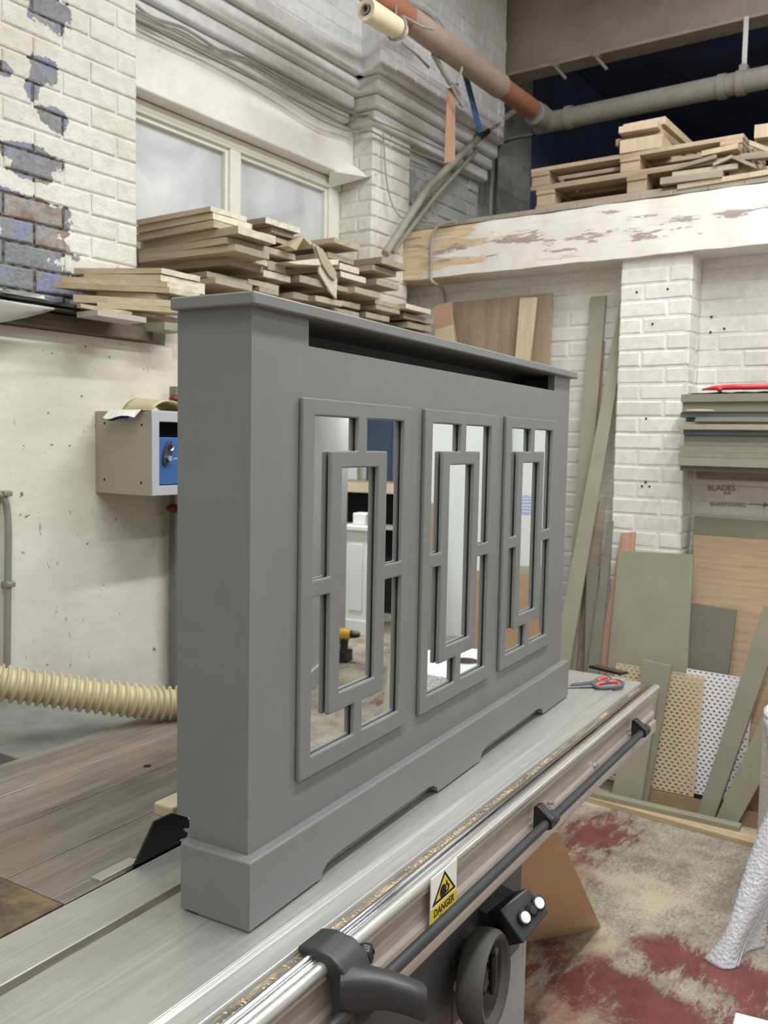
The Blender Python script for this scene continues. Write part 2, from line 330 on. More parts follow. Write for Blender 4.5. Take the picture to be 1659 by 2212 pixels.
plain('dark_sheet', sr(40, 40, 40), 0.7, var=0.2, world=True); plain('gap_dark', sr(14, 14, 14), 0.9, var=0.1)
plain('white_sheet', sr(206, 209, 208), 0.4, var=0.03, scale=3, world=True)
# peeling painted beam
t = NT('beam_paint', 0.62, 0, 0.35); v = t.coord(True); vl = t.coord(True, (3, 0.9, 8)); vf = t.coord(True, (8, 2.2, 26))
wn = t.noise(vf, 2.0, 5, 0.7); raw = t.ramp(wn, [(0.3, sr(150, 134, 126)), (0.7, sr(184, 168, 156))])
orange = t.ramp(wn, [(0.3, sr(196, 168, 134)), (0.7, sr(226, 204, 170))])
white = t.ramp(t.noise(v, 4, 4), [(0.3, sr(214, 209, 194)), (0.6, sr(230, 228, 221))])
sx = gradx(t, 1, 1.25, 1.75, 0.0, 0.32)
m0 = t.math('ADD', t.noise(vl, 2.2, 7, 0.62), t.math('MULTIPLY', t.noise(vf, 1.6, 5, 0.7), 0.2))
k1 = t.ramp(t.math('ADD', m0, sx), [(0.73, 0.0), (0.77, 1.0)])
band = t.math('SUBTRACT', 1.0, t.math('MULTIPLY', t.math('ABSOLUTE', t.math('SUBTRACT', gradx(t, 2, 2.4, 2.75, 0, 1), 0.48)), 4.0))
k2 = t.ramp(t.math('ADD', t.noise(t.coord(True, (3, 1.6, 9), (0, 0, 0), (0, 0.7, 0.2)), 3.0, 6, 0.7), t.math('MULTIPLY', band, 0.12)), [(0.63, 0.0), (0.65, 1.0)])
col = t.mix(k1, white, orange); col = t.mix(k2, col, raw); t.base(col); t.bump(t.math('SUBTRACT', wn, t.math('ADD', k1, k2)), 0.4, 0.004)
# metals
def brushed(name, c1, c2, rough, scale, metal=1.0, smear=0.0, along=(1.5, 60, 60)):
    t = NT(name, rough, metal); v = t.coord(False, along); n = t.noise(v, scale, 5, 0.7); v2 = t.coord(False); m_ = t.noise(v2, 5, 6, 0.65, 0.4)
    col = t.ramp(n, [(0.3, c1), (0.7, c2)]); col = t.mix(0.6, col, t.ramp(m_, [(0.3, 0.62), (0.6, 1.0)]), 'MULTIPLY'); t.base(col)
    t.rough(t.ramp(m_, [(0.3, rough+0.16), (0.7, max(0.08, rough-0.06))])); t.bump(n, 0.06, 0.001); return t
brushed('alu_table', sr(176, 176, 171), sr(202, 202, 197), 0.36, 2.0, 0.6)
brushed('alu_rail', sr(190, 188, 184), sr(220, 218, 214), 0.30, 2.0, 0.75)
brushed('alu_face', sr(176, 168, 158), sr(204, 196, 186), 0.5, 2.0, 0.55)
brushed('alu_lower', sr(160, 155, 148), sr(186, 180, 172), 0.5, 2.0, 0.5)
brushed('chrome', (0.75, 0.76, 0.78), (0.9, 0.9, 0.92), 0.12, 1.5); brushed('bare_steel', (0.5, 0.5, 0.5), (0.66, 0.66, 0.65), 0.35, 2)
t = NT('cast_iron', 0.42, 0.55); v = t.coord(); vl = t.coord(False, (1.2, 14, 14)); n = t.noise(v, 3.4, 6, 0.65); l = t.noise(vl, 2.0, 5, 0.7); g = t.noise(v, 240, 3, 0.8)
col = t.ramp(l, [(0.3, sr(108, 103, 97)), (0.7, sr(162, 156, 148))]); col = t.mix(t.ramp(n, [(0.50, 0.0), (0.72, 0.75)]), col, sr(152, 130, 98))
col = t.mix(t.ramp(g, [(0.62, 0.0), (0.75, 0.5)]), col, sr(196, 168, 122)); t.base(col); t.rough(t.ramp(n, [(0.4, 0.36), (0.7, 0.7)])); t.bump(g, 0.08, 0.001)
t = NT('cast_iron_rusty', 0.6, 0.3); v = t.coord(); n = t.noise(v, 8, 6, 0.7); g = t.noise(v, 90, 4, 0.8)
col = t.ramp(n, [(0.32, sr(62, 60, 56)), (0.5, sr(112, 98, 76)), (0.66, sr(156, 128, 90))]); col = t.mix(0.5, col, t.ramp(g, [(0.35, 0.5), (0.6, 1.0)]), 'MULTIPLY'); t.base(col); t.bump(g, 0.3, 0.003)
plain('grey_steel_table', sr(132, 132, 130), 0.45, 0.35, 0.3, 8, world=True); plain('saw_body', sr(70, 72, 74), 0.5, 0.0, 0.25, 7, bump=0.05)
plain('saw_body_pale', sr(140, 142, 140), 0.5, 0.0, 0.12, 5); plain('black_plastic', sr(46, 48, 50), 0.42, 0, 0.3, 9, bump=0.08, bscale=160)
plain('black_gloss', sr(26, 26, 27), 0.3, 0, 0.2, 9); plain('rubber_dusty', sr(74, 72, 68), 0.8, 0, 0.25, 12, bump=0.2, bscale=240)
plain('button_white', sr(235, 235, 230), 0.35, var=0.05); plain('button_dark', sr(44, 44, 46), 0.4)
plain('sign_white', sr(232, 232, 228), 0.4, var=0.03); plain('sign_yellow', sr(226, 200, 40), 0.4, var=0.06, scale=30); plain('sign_black', sr(22, 22, 22), 0.5)
t = NT('dust_groove', 0.7, 0.2); v = t.coord(False, (1.5, 8, 8)); n = t.noise(v, 7, 6, 0.75); t.base(t.ramp(n, [(0.42, sr(92, 88, 80)), (0.55, sr(140, 128, 104)), (0.66, sr(206, 180, 140))])); t.bump(t.noise(t.coord(), 220, 3), 0.5, 0.003)
plain('saw_dust', sr(200, 176, 138), 0.95, var=0.18, scale=120, bump=0.8, bscale=200); plain('scissor_grey', sr(84, 90, 98), 0.45, var=0.05); plain('scissor_red', sr(236, 92, 84), 0.45, var=0.05)
plain('hose', sr(188, 177, 140), 0.5, var=0.10, scale=9, world=True); plain('cream_plastic', sr(200, 190, 156), 0.5, var=0.08)
plain('locker_side', sr(166, 160, 142), 0.5, var=0.04, scale=4, world=True); plain('locker_front', sr(178, 178, 180), 0.45, var=0.03, world=True); plain('locker_blue', sr(52, 96, 158), 0.4, var=0.08, scale=20, world=True)
plain('conduit', sr(140, 140, 134), 0.5, 0.2, 0.08, world=True); plain('clamp_red', sr(112, 32, 32), 0.5, var=0.15, world=True); plain('clamp_bar', sr(128, 128, 126), 0.45, 0.5, 0.1, world=True)
plain('paper', sr(228, 226, 216), 0.8, var=0.03); plain('paper_blue', sr(60, 80, 140), 0.7); plain('paper_tan', sr(196, 182, 146), 0.7, var=0.06); plain('pencil', sr(134, 128, 106), 0.9)
plain('frame_white', sr(220, 218, 206), 0.6, var=0.06, scale=12, world=True, bump=0.1)
t = NT('window_pane', 0.35, 0, 0.5); v = t.coord(True); n = t.noise(v, 2.6, 5, 0.55, 0.8)
t.base(t.ramp(n, [(0.3, sr(178, 181, 184)), (0.5, sr(204, 206, 208)), (0.7, sr(228, 229, 229))])); t.bump(t.noise(v, 5, 2), 0.15, 0.01)
plain('pipe_orange', sr(160, 106, 82), 0.6, var=0.15, scale=7, world=True); plain('pipe_grey', sr(134, 130, 122), 0.7, var=0.15, world=True); plain('pipe_dusty', sr(160, 140, 124), 0.85, var=0.15, scale=7, world=True)
plain('roll_cream', sr(226, 210, 178), 0.8, var=0.08, scale=20, world=True, bump=0.3, bscale=60); plain('steel_girder', sr(158, 147, 134), 0.6, 0.1, 0.18, 3, world=True); plain('strap_blue', sr(66, 98, 140), 0.6, world=True)
plain('cable_grey', sr(150, 148, 140), 0.7, world=True); plain('cable_dark', sr(60, 58, 56), 0.6, world=True); plain('pole_grey', sr(150, 146, 132), 0.6, var=0.12, world=True)
plain('red_gloss', sr(206, 58, 66), 0.35, var=0.05); plain('blue_board', sr(52, 66, 88), 0.5, var=0.06, world=True); plain('drill_yellow', sr(224, 170, 40), 0.45); plain('white_joinery', sr(214, 214, 214), 0.4, var=0.02, world=True)
plain('foam_white', sr(236, 236, 238), 0.6, var=0.02); plain('card_core', sr(110, 98, 80), 0.8); plain('print_blue', sr(150, 165, 205), 0.5, var=0.03); plain('print_grey', sr(206, 210, 216), 0.5, var=0.02)
plain('lamp_body', sr(220, 220, 216), 0.5, var=0.02)
t = NT('bubble_wrap', 0.16, 0, 0.7); v = t.coord(True, (1, 1, 1)); vo = t.node('ShaderNodeTexVoronoi'); vo.inputs['Scale'].default_value = 95; t.link(v, vo.inputs['Vector'])
t.base((0.66, 0.66, 0.70)); t.p.inputs['Alpha'].default_value = 0.72
t.bump(vo.outputs['Distance'], 0.8, 0.004)
t = NT('bubble_roll', 0.3, 0, 0.5); v = t.coord(True); vo = t.node('ShaderNodeTexVoronoi'); vo.inputs['Scale'].default_value = 95; t.link(v, vo.inputs['Vector']); t.base((0.70, 0.70, 0.72)); t.bump(vo.outputs['Distance'], 0.6, 0.005)
t = NT('bubble_end', 0.5, 0, 0.4); v = t.coord(False); t.base((0.74, 0.74, 0.75)); w_ = t.node('ShaderNodeTexWave', wave_type='RINGS', rings_direction='Z'); w_.inputs['Scale'].default_value = 45; w_.inputs['Distortion'].default_value = 2.0; t.link(v, w_.inputs['Vector']); t.bump(w_.outputs['Fac'], 0.5, 0.004)
t = NT('clear_plastic', 0.25, 0, 0.5); t.base(sr(190, 188, 178)); t.p.inputs['Transmission Weight'].default_value = 0.4
# ------------------------------------------------------------------ setting
def S(mb, name, m, label, cat, **k): return struct(mb.build(name, m, **k), label, cat)
XR, YL = 3.30, 1.82             # face of the right wall, face of the left brick piers
floor = S(MB().box(-3.6, 8.0, -4.6, 2.3, -0.1, 0.0), 'floor', 'floor_paint', 'concrete floor with worn oxide red paint and sawdust', 'floor')
wall_back = S(MB().box(-3.7, -3.6, -4.6, 2.3, 0, 4.4), 'wall_back', 'plain_white_wall', 'plain white workshop wall behind the camera', 'wall')
wall_front = S(MB().box(-3.6, 8.0, -4.7, -4.6, 0, 4.4), 'wall_front', 'plain_white_wall', 'plain white workshop wall on the aisle side', 'wall')
ceiling = S(MB().box(-3.7, 8.1, -4.7, 2.4, 4.4, 4.5), 'ceiling', 'ceiling_paint', 'grey painted workshop ceiling far overhead', 'ceiling')
MB().box(4.16, 7.99, -2.2, 1.92, 4.37, 4.399).build('loft_dark_panel', 'navy_dark', ceiling, off=ceiling.location.copy())  # sheet added below the ceiling, coloured for the dark of the loft
wall_far = S(MB().box(8.0, 8.1, -4.7, 2.4, 0, 4.4), 'wall_far', 'navy_dark', 'far wall of the storage loft, navy standing in for its darkness', 'wall')
# --- bricks
def brick_mesh(w, h, key):
    rr = random.Random(key); d = 0.018; c = 0.005; j = lambda: rr.uniform(-0.0016, 0.0016)
    o = [(-w/2+j(), -h/2+j()), (w/2+j(), -h/2+j()), (w/2+j(), h/2+j()), (-w/2+j(), h/2+j())]
    i = [(x*(1-2*c/w), y*(1-2*c/h)) for x, y in o]
    vs = [(x, d, y) for x, y in o]+[(x, 0.0035, y) for x, y in o]+[(x, rr.uniform(-0.0012, 0.0012), y) for x, y in i]
    fs = [(0, 1, 5, 4), (1, 2, 6, 5), (2, 3, 7, 6), (3, 0, 4, 7), (4, 5, 9, 8), (5, 6, 10, 9), (6, 7, 11, 10), (7, 4, 8, 11), (8, 9, 10, 11)]
    me = bpy.data.meshes.new('brick'); me.from_pydata(vs, [], fs); me.update(); return me
_bm = {}
def bricks(parent, p0, udir, mat, u0, u1, z0, z1, phase=0.0, bond='stretcher', hole=None, jit=0.0015):
    """bricks on a vertical face: point p0, horizontal direction udir (face normal = udir x up, towards the room)"""
    ud = Vector(udir).normalized(); n = Vector((ud.y, -ud.x, 0)); ang = math.atan2(ud.y, ud.x); rr = random.Random(hash((round(p0[0], 3), round(p0[1], 3), round(u0, 3))))
    r = 0; z = z0; out = 0
    while z+0.065 <= z1+0.02:
        wn = 0.215 if (bond == 'stretcher' or r % 2 == 0) else 0.1025
        if bond == 'mixed': wn = 0.215 if rr.random() < 0.8 else 0.1025
        u = u0 - (((r % 2)*0.1125 + phase) % 0.225 if bond != 'pillar' else 0)
        if bond == 'pillar': seq = [0.215, 0.1025] if r % 2 else [0.1025, 0.215]
        k = 0
        while u < u1-0.02:
            w = seq[k % 2] if bond == 'pillar' else (0.215 if wn > 0.2 else 0.1025)
            if bond == 'mixed': w = 0.215 if rr.random() < 0.8 else 0.1025
            a, b = max(u, u0), min(u+w, u1); ww = round(b-a, 3); k += 1; u += w+0.01
            if ww < 0.03: continue
            uc = (a+b)/2; zc = z+0.0325
            if hole and hole(uc, zc): continue
            key = (ww, mat, rr.randint(0, 2))
            if key not in _bm:
                me = brick_mesh(ww, 0.065, str(key)); me.materials.append(M(mat)); _bm[key] = me
            o = bpy.data.objects.new('brick', _bm[key]); COL.objects.link(o); o.parent = parent
            pw = Vector(p0)+ud*uc; o.location = Vector((pw.x, pw.y, zc))+n*rr.uniform(-jit, jit)-parent.location
            o.rotation_euler = (0, rr.uniform(-0.006, 0.006), ang); out += 1
        z += 0.075; r += 1
    return out
# --- left wall: rendered lower wall with a ledge, brick piers, lintel, cornice, window
lw = MB(); lw.box(-3.6, 1.310, 1.60, 2.30, 0, 1.906); wall_left = struct(lw.build('wall_left', 'render_wall', origin=False), 'thick rendered white wall with a ledge under the window', 'wall')
def wpart(mb, name, m, **k): return mb.build(name, m, wall_left, off=wall_left.location.copy(), **k)
wpart(MB().box(1.312, 3.30, 1.64, 2.30, 0, 2.05), 'lower_wall', 'render_wall')
wpart(MB().box(-3.6, 1.337, YL+0.0065, 2.30, 1.906, 4.4), 'pier_core', 'mortar_left')
bricks(wall_left, (0, YL, 0), (1, 0, 0), 'brick_left', 0.30, 1.337, 1.912, 3.30, 0.06)
wpart(MB().box(1.337, 2.83, 1.94, 2.30, 2.915, 3.16), 'lintel', 'plaster_white', bevel=0.008)
wpart(MB().box(1.337, 2.83, 2.10, 2.30, 2.05, 2.915), 'window_back', 'plain_white_wall')
wpart(MB().box(2.834, 3.17, YL+0.007, 2.30, 2.05, 4.4), 'pier_core', 'brick_pier')
bricks(wall_left, (2.83, 2.10, 0), (0, -1, 0), 'brick_pier', 0.0, 0.28, 2.05, 3.16, 0.03)
bricks(wall_left, (2.83, YL, 0), (1, 0, 0), 'brick_pier', 0.0, 0.34, 2.05, 3.30, 0.06)
bricks(wall_left, (3.17, YL+0.03, 0), (1, 0, 0), 'brick_grimy', 0.0, 0.80, 2.72, 3.40, 0.1, jit=0.006)
wpart(MB().box(3.17, 3.98, YL+0.036, YL+0.06, 2.6, 4.4), 'grimy_core', 'brick_grimy')
# cornice: corbelled courses, each a step further out
def cornice(x0, x1, yb, side=False):
    steps = [(3.16, 3.225, 0.035), (3.225, 3.285, 0.065), (3.285, 3.36, 0.10)]
    for a, b, o in steps: wpart(MB().box(x0-(o if side else 0), x1, yb-o, yb+0.2, a, b), 'cornice_course', 'brick_upper', bevel=0.014, seg=3)
    wpart(MB().box(x0-(0.13 if side else 0), x1, yb-0.13, yb+0.2, 3.36, 4.4), 'upper_wall', 'brick_upper', bevel=0.006)
    bricks(wall_left, (x0, yb-0.134, 0), (1, 0, 0), 'brick_upper', 0, x1-x0, 3.365, 3.98, 0.05)
cornice(1.337, 2.75, 1.94); cornice(2.83, 3.98, YL, True)
wpart(MB().box(3.98, 4.9, 1.95, 2.30, 0, 4.4), 'loft_wall', 'brick_grimy')
wpart(MB().box(4.9, 8.0, 1.93, 2.30, 0, 4.4), 'loft_wall', 'navy_dark')  # navy here paints in the darkness deeper in the loft
bricks(wall_left, (3.98, 1.947, 0), (1, 0, 0), 'brick_grimy', 0, 0.9, 2.72, 3.5, 0.1)
# cobweb mortar fillet hanging at the lintel end
fb = MB(); fb.add([(2.70, 1.935, 2.99), (2.83, 1.90, 2.955), (2.86, 1.81, 2.93), (2.80, 1.83, 2.90), (2.74, 2.03, 2.86), (2.66, 1.96, 2.915)], [(0, 1, 5), (1, 2, 3), (1, 3, 4, 5), (0, 5, 4), (2, 1, 3)])
wpart(fb, 'torn_plaster', 'plaster_white')
# window
YW = 2.045
window_1 = struct(bpy.data.objects.new('window_1', None), 'white framed two light window with cloudy grey panes', 'window'); COL.objects.link(window_1); window_1.location = (2.08, YW, 2.05)
wb = window_1.location.copy(); zt = 2.905
def win(mb, n, m, **k): return mb.build(n, m, window_1, off=wb, **k)
win(MB().box(1.337, 2.83, YW-0.03, YW+0.05, zt-0.045, zt+0.005), 'head', 'frame_white', bevel=0.004)
win(MB().box(1.337, 2.83, YW-0.03, YW+0.05, 2.05, 2.09), 'sill', 'frame_white', bevel=0.004)
mx = PYp(500, 400, YW).x
win(MB().box(mx-0.035, mx+0.03, YW-0.03, YW+0.05, 2.09, zt-0.045), 'mullion', 'frame_white', bevel=0.005)
win(MB().box(1.337, 1.36, YW-0.03, YW+0.05, 2.09, zt-0.045), 'jamb', 'frame_white', bevel=0.004)
jx = PYp(702, 450, YW).x
win(MB().box(jx, jx+0.07, YW-0.03, YW+0.05, 2.09, zt-0.045), 'jamb', 'frame_white', bevel=0.004)
win(MB().box(jx+0.07, 2.83, YW-0.02, YW+0.05, 2.09, zt-0.045), 'side_panel', 'frame_white', bevel=0.004)
for a, b in ((1.36, mx-0.035), (mx+0.03, jx)):
    for q in ((a, a+0.018, 2.09, zt-0.045), (b-0.018, b, 2.09, zt-0.045), (a+0.018, b-0.018, zt-0.063, zt-0.045)):
        win(MB().box(q[0], q[1], YW-0.012, YW+0.03, q[2], q[3]), 'bead', 'frame_white')
    win(MB().box(a, b, YW+0.012, YW+0.018, 2.09, zt-0.045), 'pane', 'window_pane')
# --- right wall with a brick pillar, below the beam
wr = MB().box(XR+0.003, XR+0.25, -1.05, 1.95, 0, 2.44); wall_right = struct(wr.build('wall_right', 'brick_white', origin=False), 'white painted brick wall with a pillar under the timber beam', 'wall')
bricks(wall_right, (XR, 1.90, 0), (0, -1, 0), 'brick_white', 0.0, 1.27, 0.45, 2.43, 0.05)
bricks(wall_right, (XR, 0.31, 0), (0, -1, 0), 'brick_white', 0.0, 0.45, 0.60, 2.43, 0.02)
bricks(wall_right, (XR, -0.30, 0), (0, -1, 0), 'brick_white', 0.0, 0.75, 1.5, 2.43, 0.02)
PXF = 3.15
MB().box(PXF+0.003, XR+0.01, 0.311, 0.627, 0, 2.44).build('pillar_core', 'brick_white', wall_right)
bricks(wall_right, (PXF, 0.63, 0), (0, -1, 0), 'brick_white', 0.0, 0.322, 0.30, 2.43, 0, 'pillar')
bricks(wall_right, (PXF, 0.308, 0), (1, 0, 0), 'brick_white', 0.0, 0.15, 0.30, 2.43, 0)
for hx_, hy_ in ((675, 245), (907, 222), (793, 483), (1233, 430), (1226, 545), (1328, 518), (745, 1190), (742, 1665), (715, 1695), (770, 1697)):
    px, py = 1180+hx_/3.457, 560+hy_/3.457; xx = PXF-0.0022 if px < 1490 else XR-0.0022; p = PXp(px, py, xx)
    MB().lathe([(0.0055, 0.0), (0.0001, 0.0004)], p, (-1, 0, 0), 10).build('screw_hole', 'gap_dark', wall_right)
def text_mesh(s, size, name, m, mat4, parent=None, ext=0.0006, bold=False):
    cu = bpy.data.curves.new('lettering', 'FONT'); cu.body = s; cu.size = size; cu.extrude = ext; cu.align_x = 'CENTER'; cu.resolution_u = 3
    if bold: cu.offset = size*0.02
    o = bpy.data.objects.new('lettering', cu); COL.objects.link(o)
    me = bpy.data.meshes.new_from_object(o.evaluated_get(bpy.context.evaluated_depsgraph_get())); bpy.data.objects.remove(o); bpy.data.curves.remove(cu)
    me.transform(mat4); me.materials.append(M(m)); q = bpy.data.objects.new(name, me); COL.objects.link(q); q.parent = parent; return q
def facing(p, right, up):       # matrix: text x -> right, text y -> up, placed at p
    r, u = Vector(right).normalized(), Vector(up).normalized(); n = r.cross(u)
    return Matrix(((r.x, u.x, n.x, p[0]), (r.y, u.y, n.y, p[1]), (r.z, u.z, n.z, p[2]), (0, 0, 0, 1)))
bpy.context.view_layer.update()
for s_, px, py, sz in (('BLADES', 1558, 1060, 0.036), ('FOR', 1571, 1069, 0.018), ('SHARPENING', 1572, 1094, 0.026)):
    p = PXp(px, py, XR-0.0035); text_mesh(s_, sz, 'wall_writing', 'pencil', facing(p, (0, -1, 0.03), (0, 0, 1)), wall_right)
p = PXp(1634, 1090, XR-0.003)
MB().box(p.x-0.0005, p.x+0.0005, p.y-0.03, p.y+0.035, p.z-0.002, p.z+0.002).prism([(p.x-0.0006, p.y-0.03, p.z-0.012), (p.x-0.0006, p.y-0.055, p.z), (p.x-0.0006, p.y-0.03, p.z+0.012)], (0.001, 0, 0)).build('drawn_arrow', 'pencil', wall_right)
# room beyond the end of the right wall (seen in the mirrors)
wall_end = S(MB().box(6.95, 7.05, -4.6, -1.05, 0, 2.6), 'wall_end', 'plain_white_wall', 'pale wall at the end of the joinery bay', 'wall')
# --- loft: timber beam, deck
bx = 3.12
bt = PXp(1330, 437, bx).z; bb = PXp(1258, 569, bx).z
tb = WT('timber_beam', 'white flaking painted timber beam under the loft pallets', 'beam', (bx+0.1, 0, bb))
bm_ = MB(); rows = []; NY = 60
for i in range(NY+1):
    y = 1.90-i*(1.90+1.2)/NY; w = lambda k: 0.0012*math.sin(i*1.7+k*2.1)+0.002*math.sin(i*0.61+k)
    rows.append([(bx+w(1), y, bb+0.006+w(2)), (bx+w(3)*0.6, y, (bb+bt)/2), (bx+w(5), y, bt-0.006+w(6)), (bx+0.18, y, bt+0.002), (bx+0.18, y, bb)])
bm_.grid([r+[r[0]] for r in rows]); bm_.f += [(4, 3, 2, 1, 0), tuple(NY*6+k for k in range(5))]
tb.part(bm_, 'beam', 'beam_paint', bevel=0)
dk = WT('loft_deck', 'dusty timber loft deck above the painted beam', 'deck', (5, 0, bt), kind='structure')
y = 1.90; i = 0
while y > -2.2:
    dk.part(MB().box(bx+0.012, 7.9, y-0.148, y, bt+0.003, bt+0.024), 'plank', 'deck_timber'); y -= 0.15; i += 1
# ------------------------------------------------------------------ radiator cover (local frame: x along, y back, z up from the table)
cover = thing('radiator_cover', 'grey painted radiator cover with three mirrored lattice doors standing on the saw', 'radiator cover', (0, 0, HT), CA)
CL, CD, CH = 1.397, 0.135, 0.900
SH, OV, PT, PH = 0.018, 0.017, 0.019, 0.100
# shelf
MB().box(-OV, CL+OV, -OV, CD, CH-SH, CH).build('shelf', 'grey_paint', cover, bevel=0.003, seg=3)
# side panels, notched at the back for a skirting board
for x0, x1 in ((0, 0.018), (CL-0.018, CL)):
    MB().prism([(x0, 0.0181, 0.0), (x0, 0.1105, 0), (x0, 0.1105, 0.1305), (x0, CD, 0.1305), (x0, CD, CH-SH), (x0, 0.0181, CH-SH)], (x1-x0, 0, 0)).build('side_panel', 'grey_paint', cover)
DX = (0.115, 0.5195, 0.9265); DW = 0.350; DZ0, DZ1 = 0.171, 0.764
xs = [0, 0.139]+[v for d in DX for v in (d+0.024, d+DW-0.024)]+[1.271, CL]
xs = sorted(set(round(v, 4) for v in xs)); zs = [0, DZ0+0.024, DZ1-0.024, 0.842, CH-SH]
def fsol(i, j):
    xm = (xs[i]+xs[i+1])/2
    if j == 3: return not (0.139 < xm < 1.271)
    if j == 1: return not any(d+0.024 < xm < d+DW-0.024 for d in DX)
    return True
MB().cells(xs, zs, fsol, 0, 0.018).build('front_panel', 'grey_paint', cover)
MB().box(0.0185, CL-0.0185, CD-0.012, CD-0.006, 0.14, CH-SH-0.0005).build('slot_view_block', 'cover_inside', cover)  # added to an open back: hides the bright wall, bounces light upward
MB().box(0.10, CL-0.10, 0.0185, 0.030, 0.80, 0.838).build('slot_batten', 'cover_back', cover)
for dx in DX:
    gx = [0, 0.0315, 0.080, 0.112, 0.160, 0.187, 0.228, 0.2595, 0.3185, DW]; gx = [dx+v for v in gx]
    gz = [DZ0, 0.2035, 0.257, 0.287, 0.456, 0.483, 0.656, 0.6835, 0.7375, DZ1]
    def dsol(i, j):
        if i in (0, 8) or j in (0, 8): return True
        ring = 2 <= i <= 6 and 2 <= j <= 6
        if ring: return i in (2, 6) or j in (2, 6)
        if i == 4 and j in (1, 7): return True
        if j == 4 and i in (1, 7): return True
        return False
    fr = MB().cells(gx, gz, dsol, -0.009, -0.0002).build('door_frame', 'grey_paint', cover, bevel=0.0028, seg=3)
    MB().box(dx+0.025, dx+DW-0.025, 0.0015, 0.005, DZ0+0.025, DZ1-0.025).build('mirror', 'mirror', fr)
    MB().box(dx+0.02, dx+DW-0.02, 0.0185, 0.022, DZ0+0.02, DZ1-0.02).build('mirror_backing', 'cover_back', fr)
# plinth with two shallow notches in its lower edge
def plinth_poly():
    pts = [(-PT, 0.0)]
    for a, b in ((0.165, 0.590), (0.800, 1.212)):
        h = 0.023; pts += [(a, 0), (a+0.006, h*0.45), (a+0.02, h*0.82), (a+0.045, h), (b-0.045, h), (b-0.02, h*0.82), (b-0.006, h*0.45), (b, 0)]
    return pts+[(CL+PT, 0.0), (CL+PT, PH-0.003), (-PT, PH-0.003)]
pm = MB().prism([(x, -PT, z) for x, z in plinth_poly()], (0, PT-0.0004, 0))
for x0, x1 in ((-PT, -0.0004), (CL+0.0004, CL+PT)): pm.box(x0, x1, -0.0004, 0.110, 0, PH-0.003)
U = lambda o, z: [(-o, 0.110, z), (-o, -o, z), (CL+o, -o, z), (CL+o, 0.110, z)]
pm.grid([U(PT, PH-0.003), U(PT-0.0009, PH-0.0009), U(PT-0.003, PH), U(0.0004, PH)])
pm.build('plinth', 'grey_paint', cover)
MB().box(-PT+0.004, -0.002, -PT+0.004, 0.08, -0.0045, -0.0003).build('packing_strip', 'raw_mdf', cover)
# ------------------------------------------------------------------ panel saw (saw frame)
saw = thing('panel_saw', 'large panel saw with sliding aluminium table carrying the grey radiator cover', 'table saw', (0, 0, 0), SA)
def sp(mb, n, m, parent=None, **k): return mb.build(n, m, parent or saw, **k)
X0, X1 = -1.30, 1.715           # sliding table ends
T = HT-0.0046
st = sp(MB().box(X0, X1, 0.168, 0.264, T-0.11, T), 'sliding_table', 'alu_table', bevel=0.0015)
sp(MB().box(X0, X1, -0.048, 0.150, T-0.11, T), 'table_plate', 'alu_table', st, bevel=0.0015)
sp(MB().box(X0, X1, 0.1505, 0.1675, T-0.05, T-0.013), 'slot_floor', 'dust_groove', st)
# ridge strip then a slightly lower band
sp(MB().prism([(X0, -0.0485, T-0.08), (X0, -0.0485, T+0.0012), (X0, -0.0515, T+0.0012), (X0, -0.056, T-0.004), (X0, -0.0925, T-0.004), (X0, -0.095, T-0.008), (X0, -0.095, T-0.08)], (X1-X0, 0, 0)), 'edge_band', 'alu_table', st, bevel=0.0008)
sp(MB().box(X0, X1, -0.1135, -0.0952, T-0.10, T-0.012), 'dust_channel', 'dust_groove', st)
for yy, zz_, r in ((-0.1195, T-0.006, 0.0056), (-0.1285, T-0.009, 0.0036)):
    sp(MB().cyl((X0, yy, zz_), (X1-0.004, yy, zz_), r, 16), 'guide_rod', 'chrome', st, smooth=True)
YF = -0.147
prof = [(y+0.018, z) for y, z in ((-0.1515, T-0.014), (-0.156, T-0.010), (-0.1625, T-0.012), (-0.166, T-0.018), (-0.166, T-0.028))]+[(YF+0.006, T-0.034), (YF+0.006, T-0.075), (YF, T-0.082), (YF, T-0.092), (YF+0.010, T-0.095), (YF+0.010, T-0.100), (YF-0.006, T-0.104), (YF-0.006, T-0.136), (YF+0.02, T-0.140), (-0.118, T-0.14), (-0.118, T-0.03)]
face = sp(MB().prism([(X0, y, z) for y, z in prof], (X1-0.03-X0, 0, 0)), 'front_rail', 'alu_face', st, bevel=0.0012)
sp(MB().tube([(X0, -0.1395, T-0.0155), (X1+0.006, -0.1395, T-0.0155)], 0.0105, 18), 'rail_nose', 'alu_rail', st, smooth='auto')
# sawdust left along the channel
ds = MB(); rr = random.Random(3)
for k in range(420):
    x = rr.uniform(-0.25, 1.0) if k % 3 else rr.uniform(0.3, 0.75); y = -0.104+rr.gauss(0, 0.004); s_ = rr.uniform(0.0008, 0.0028)
    y = min(max(y, -0.1125), -0.096); ds.obox((x, y, T-0.0115), s_*1.8, s_, s_*0.8, Matrix.Rotation(rr.uniform(0, 3), 3, 'Z'))
tag(sp(ds, 'saw_dust', 'saw_dust', st), kind='stuff')
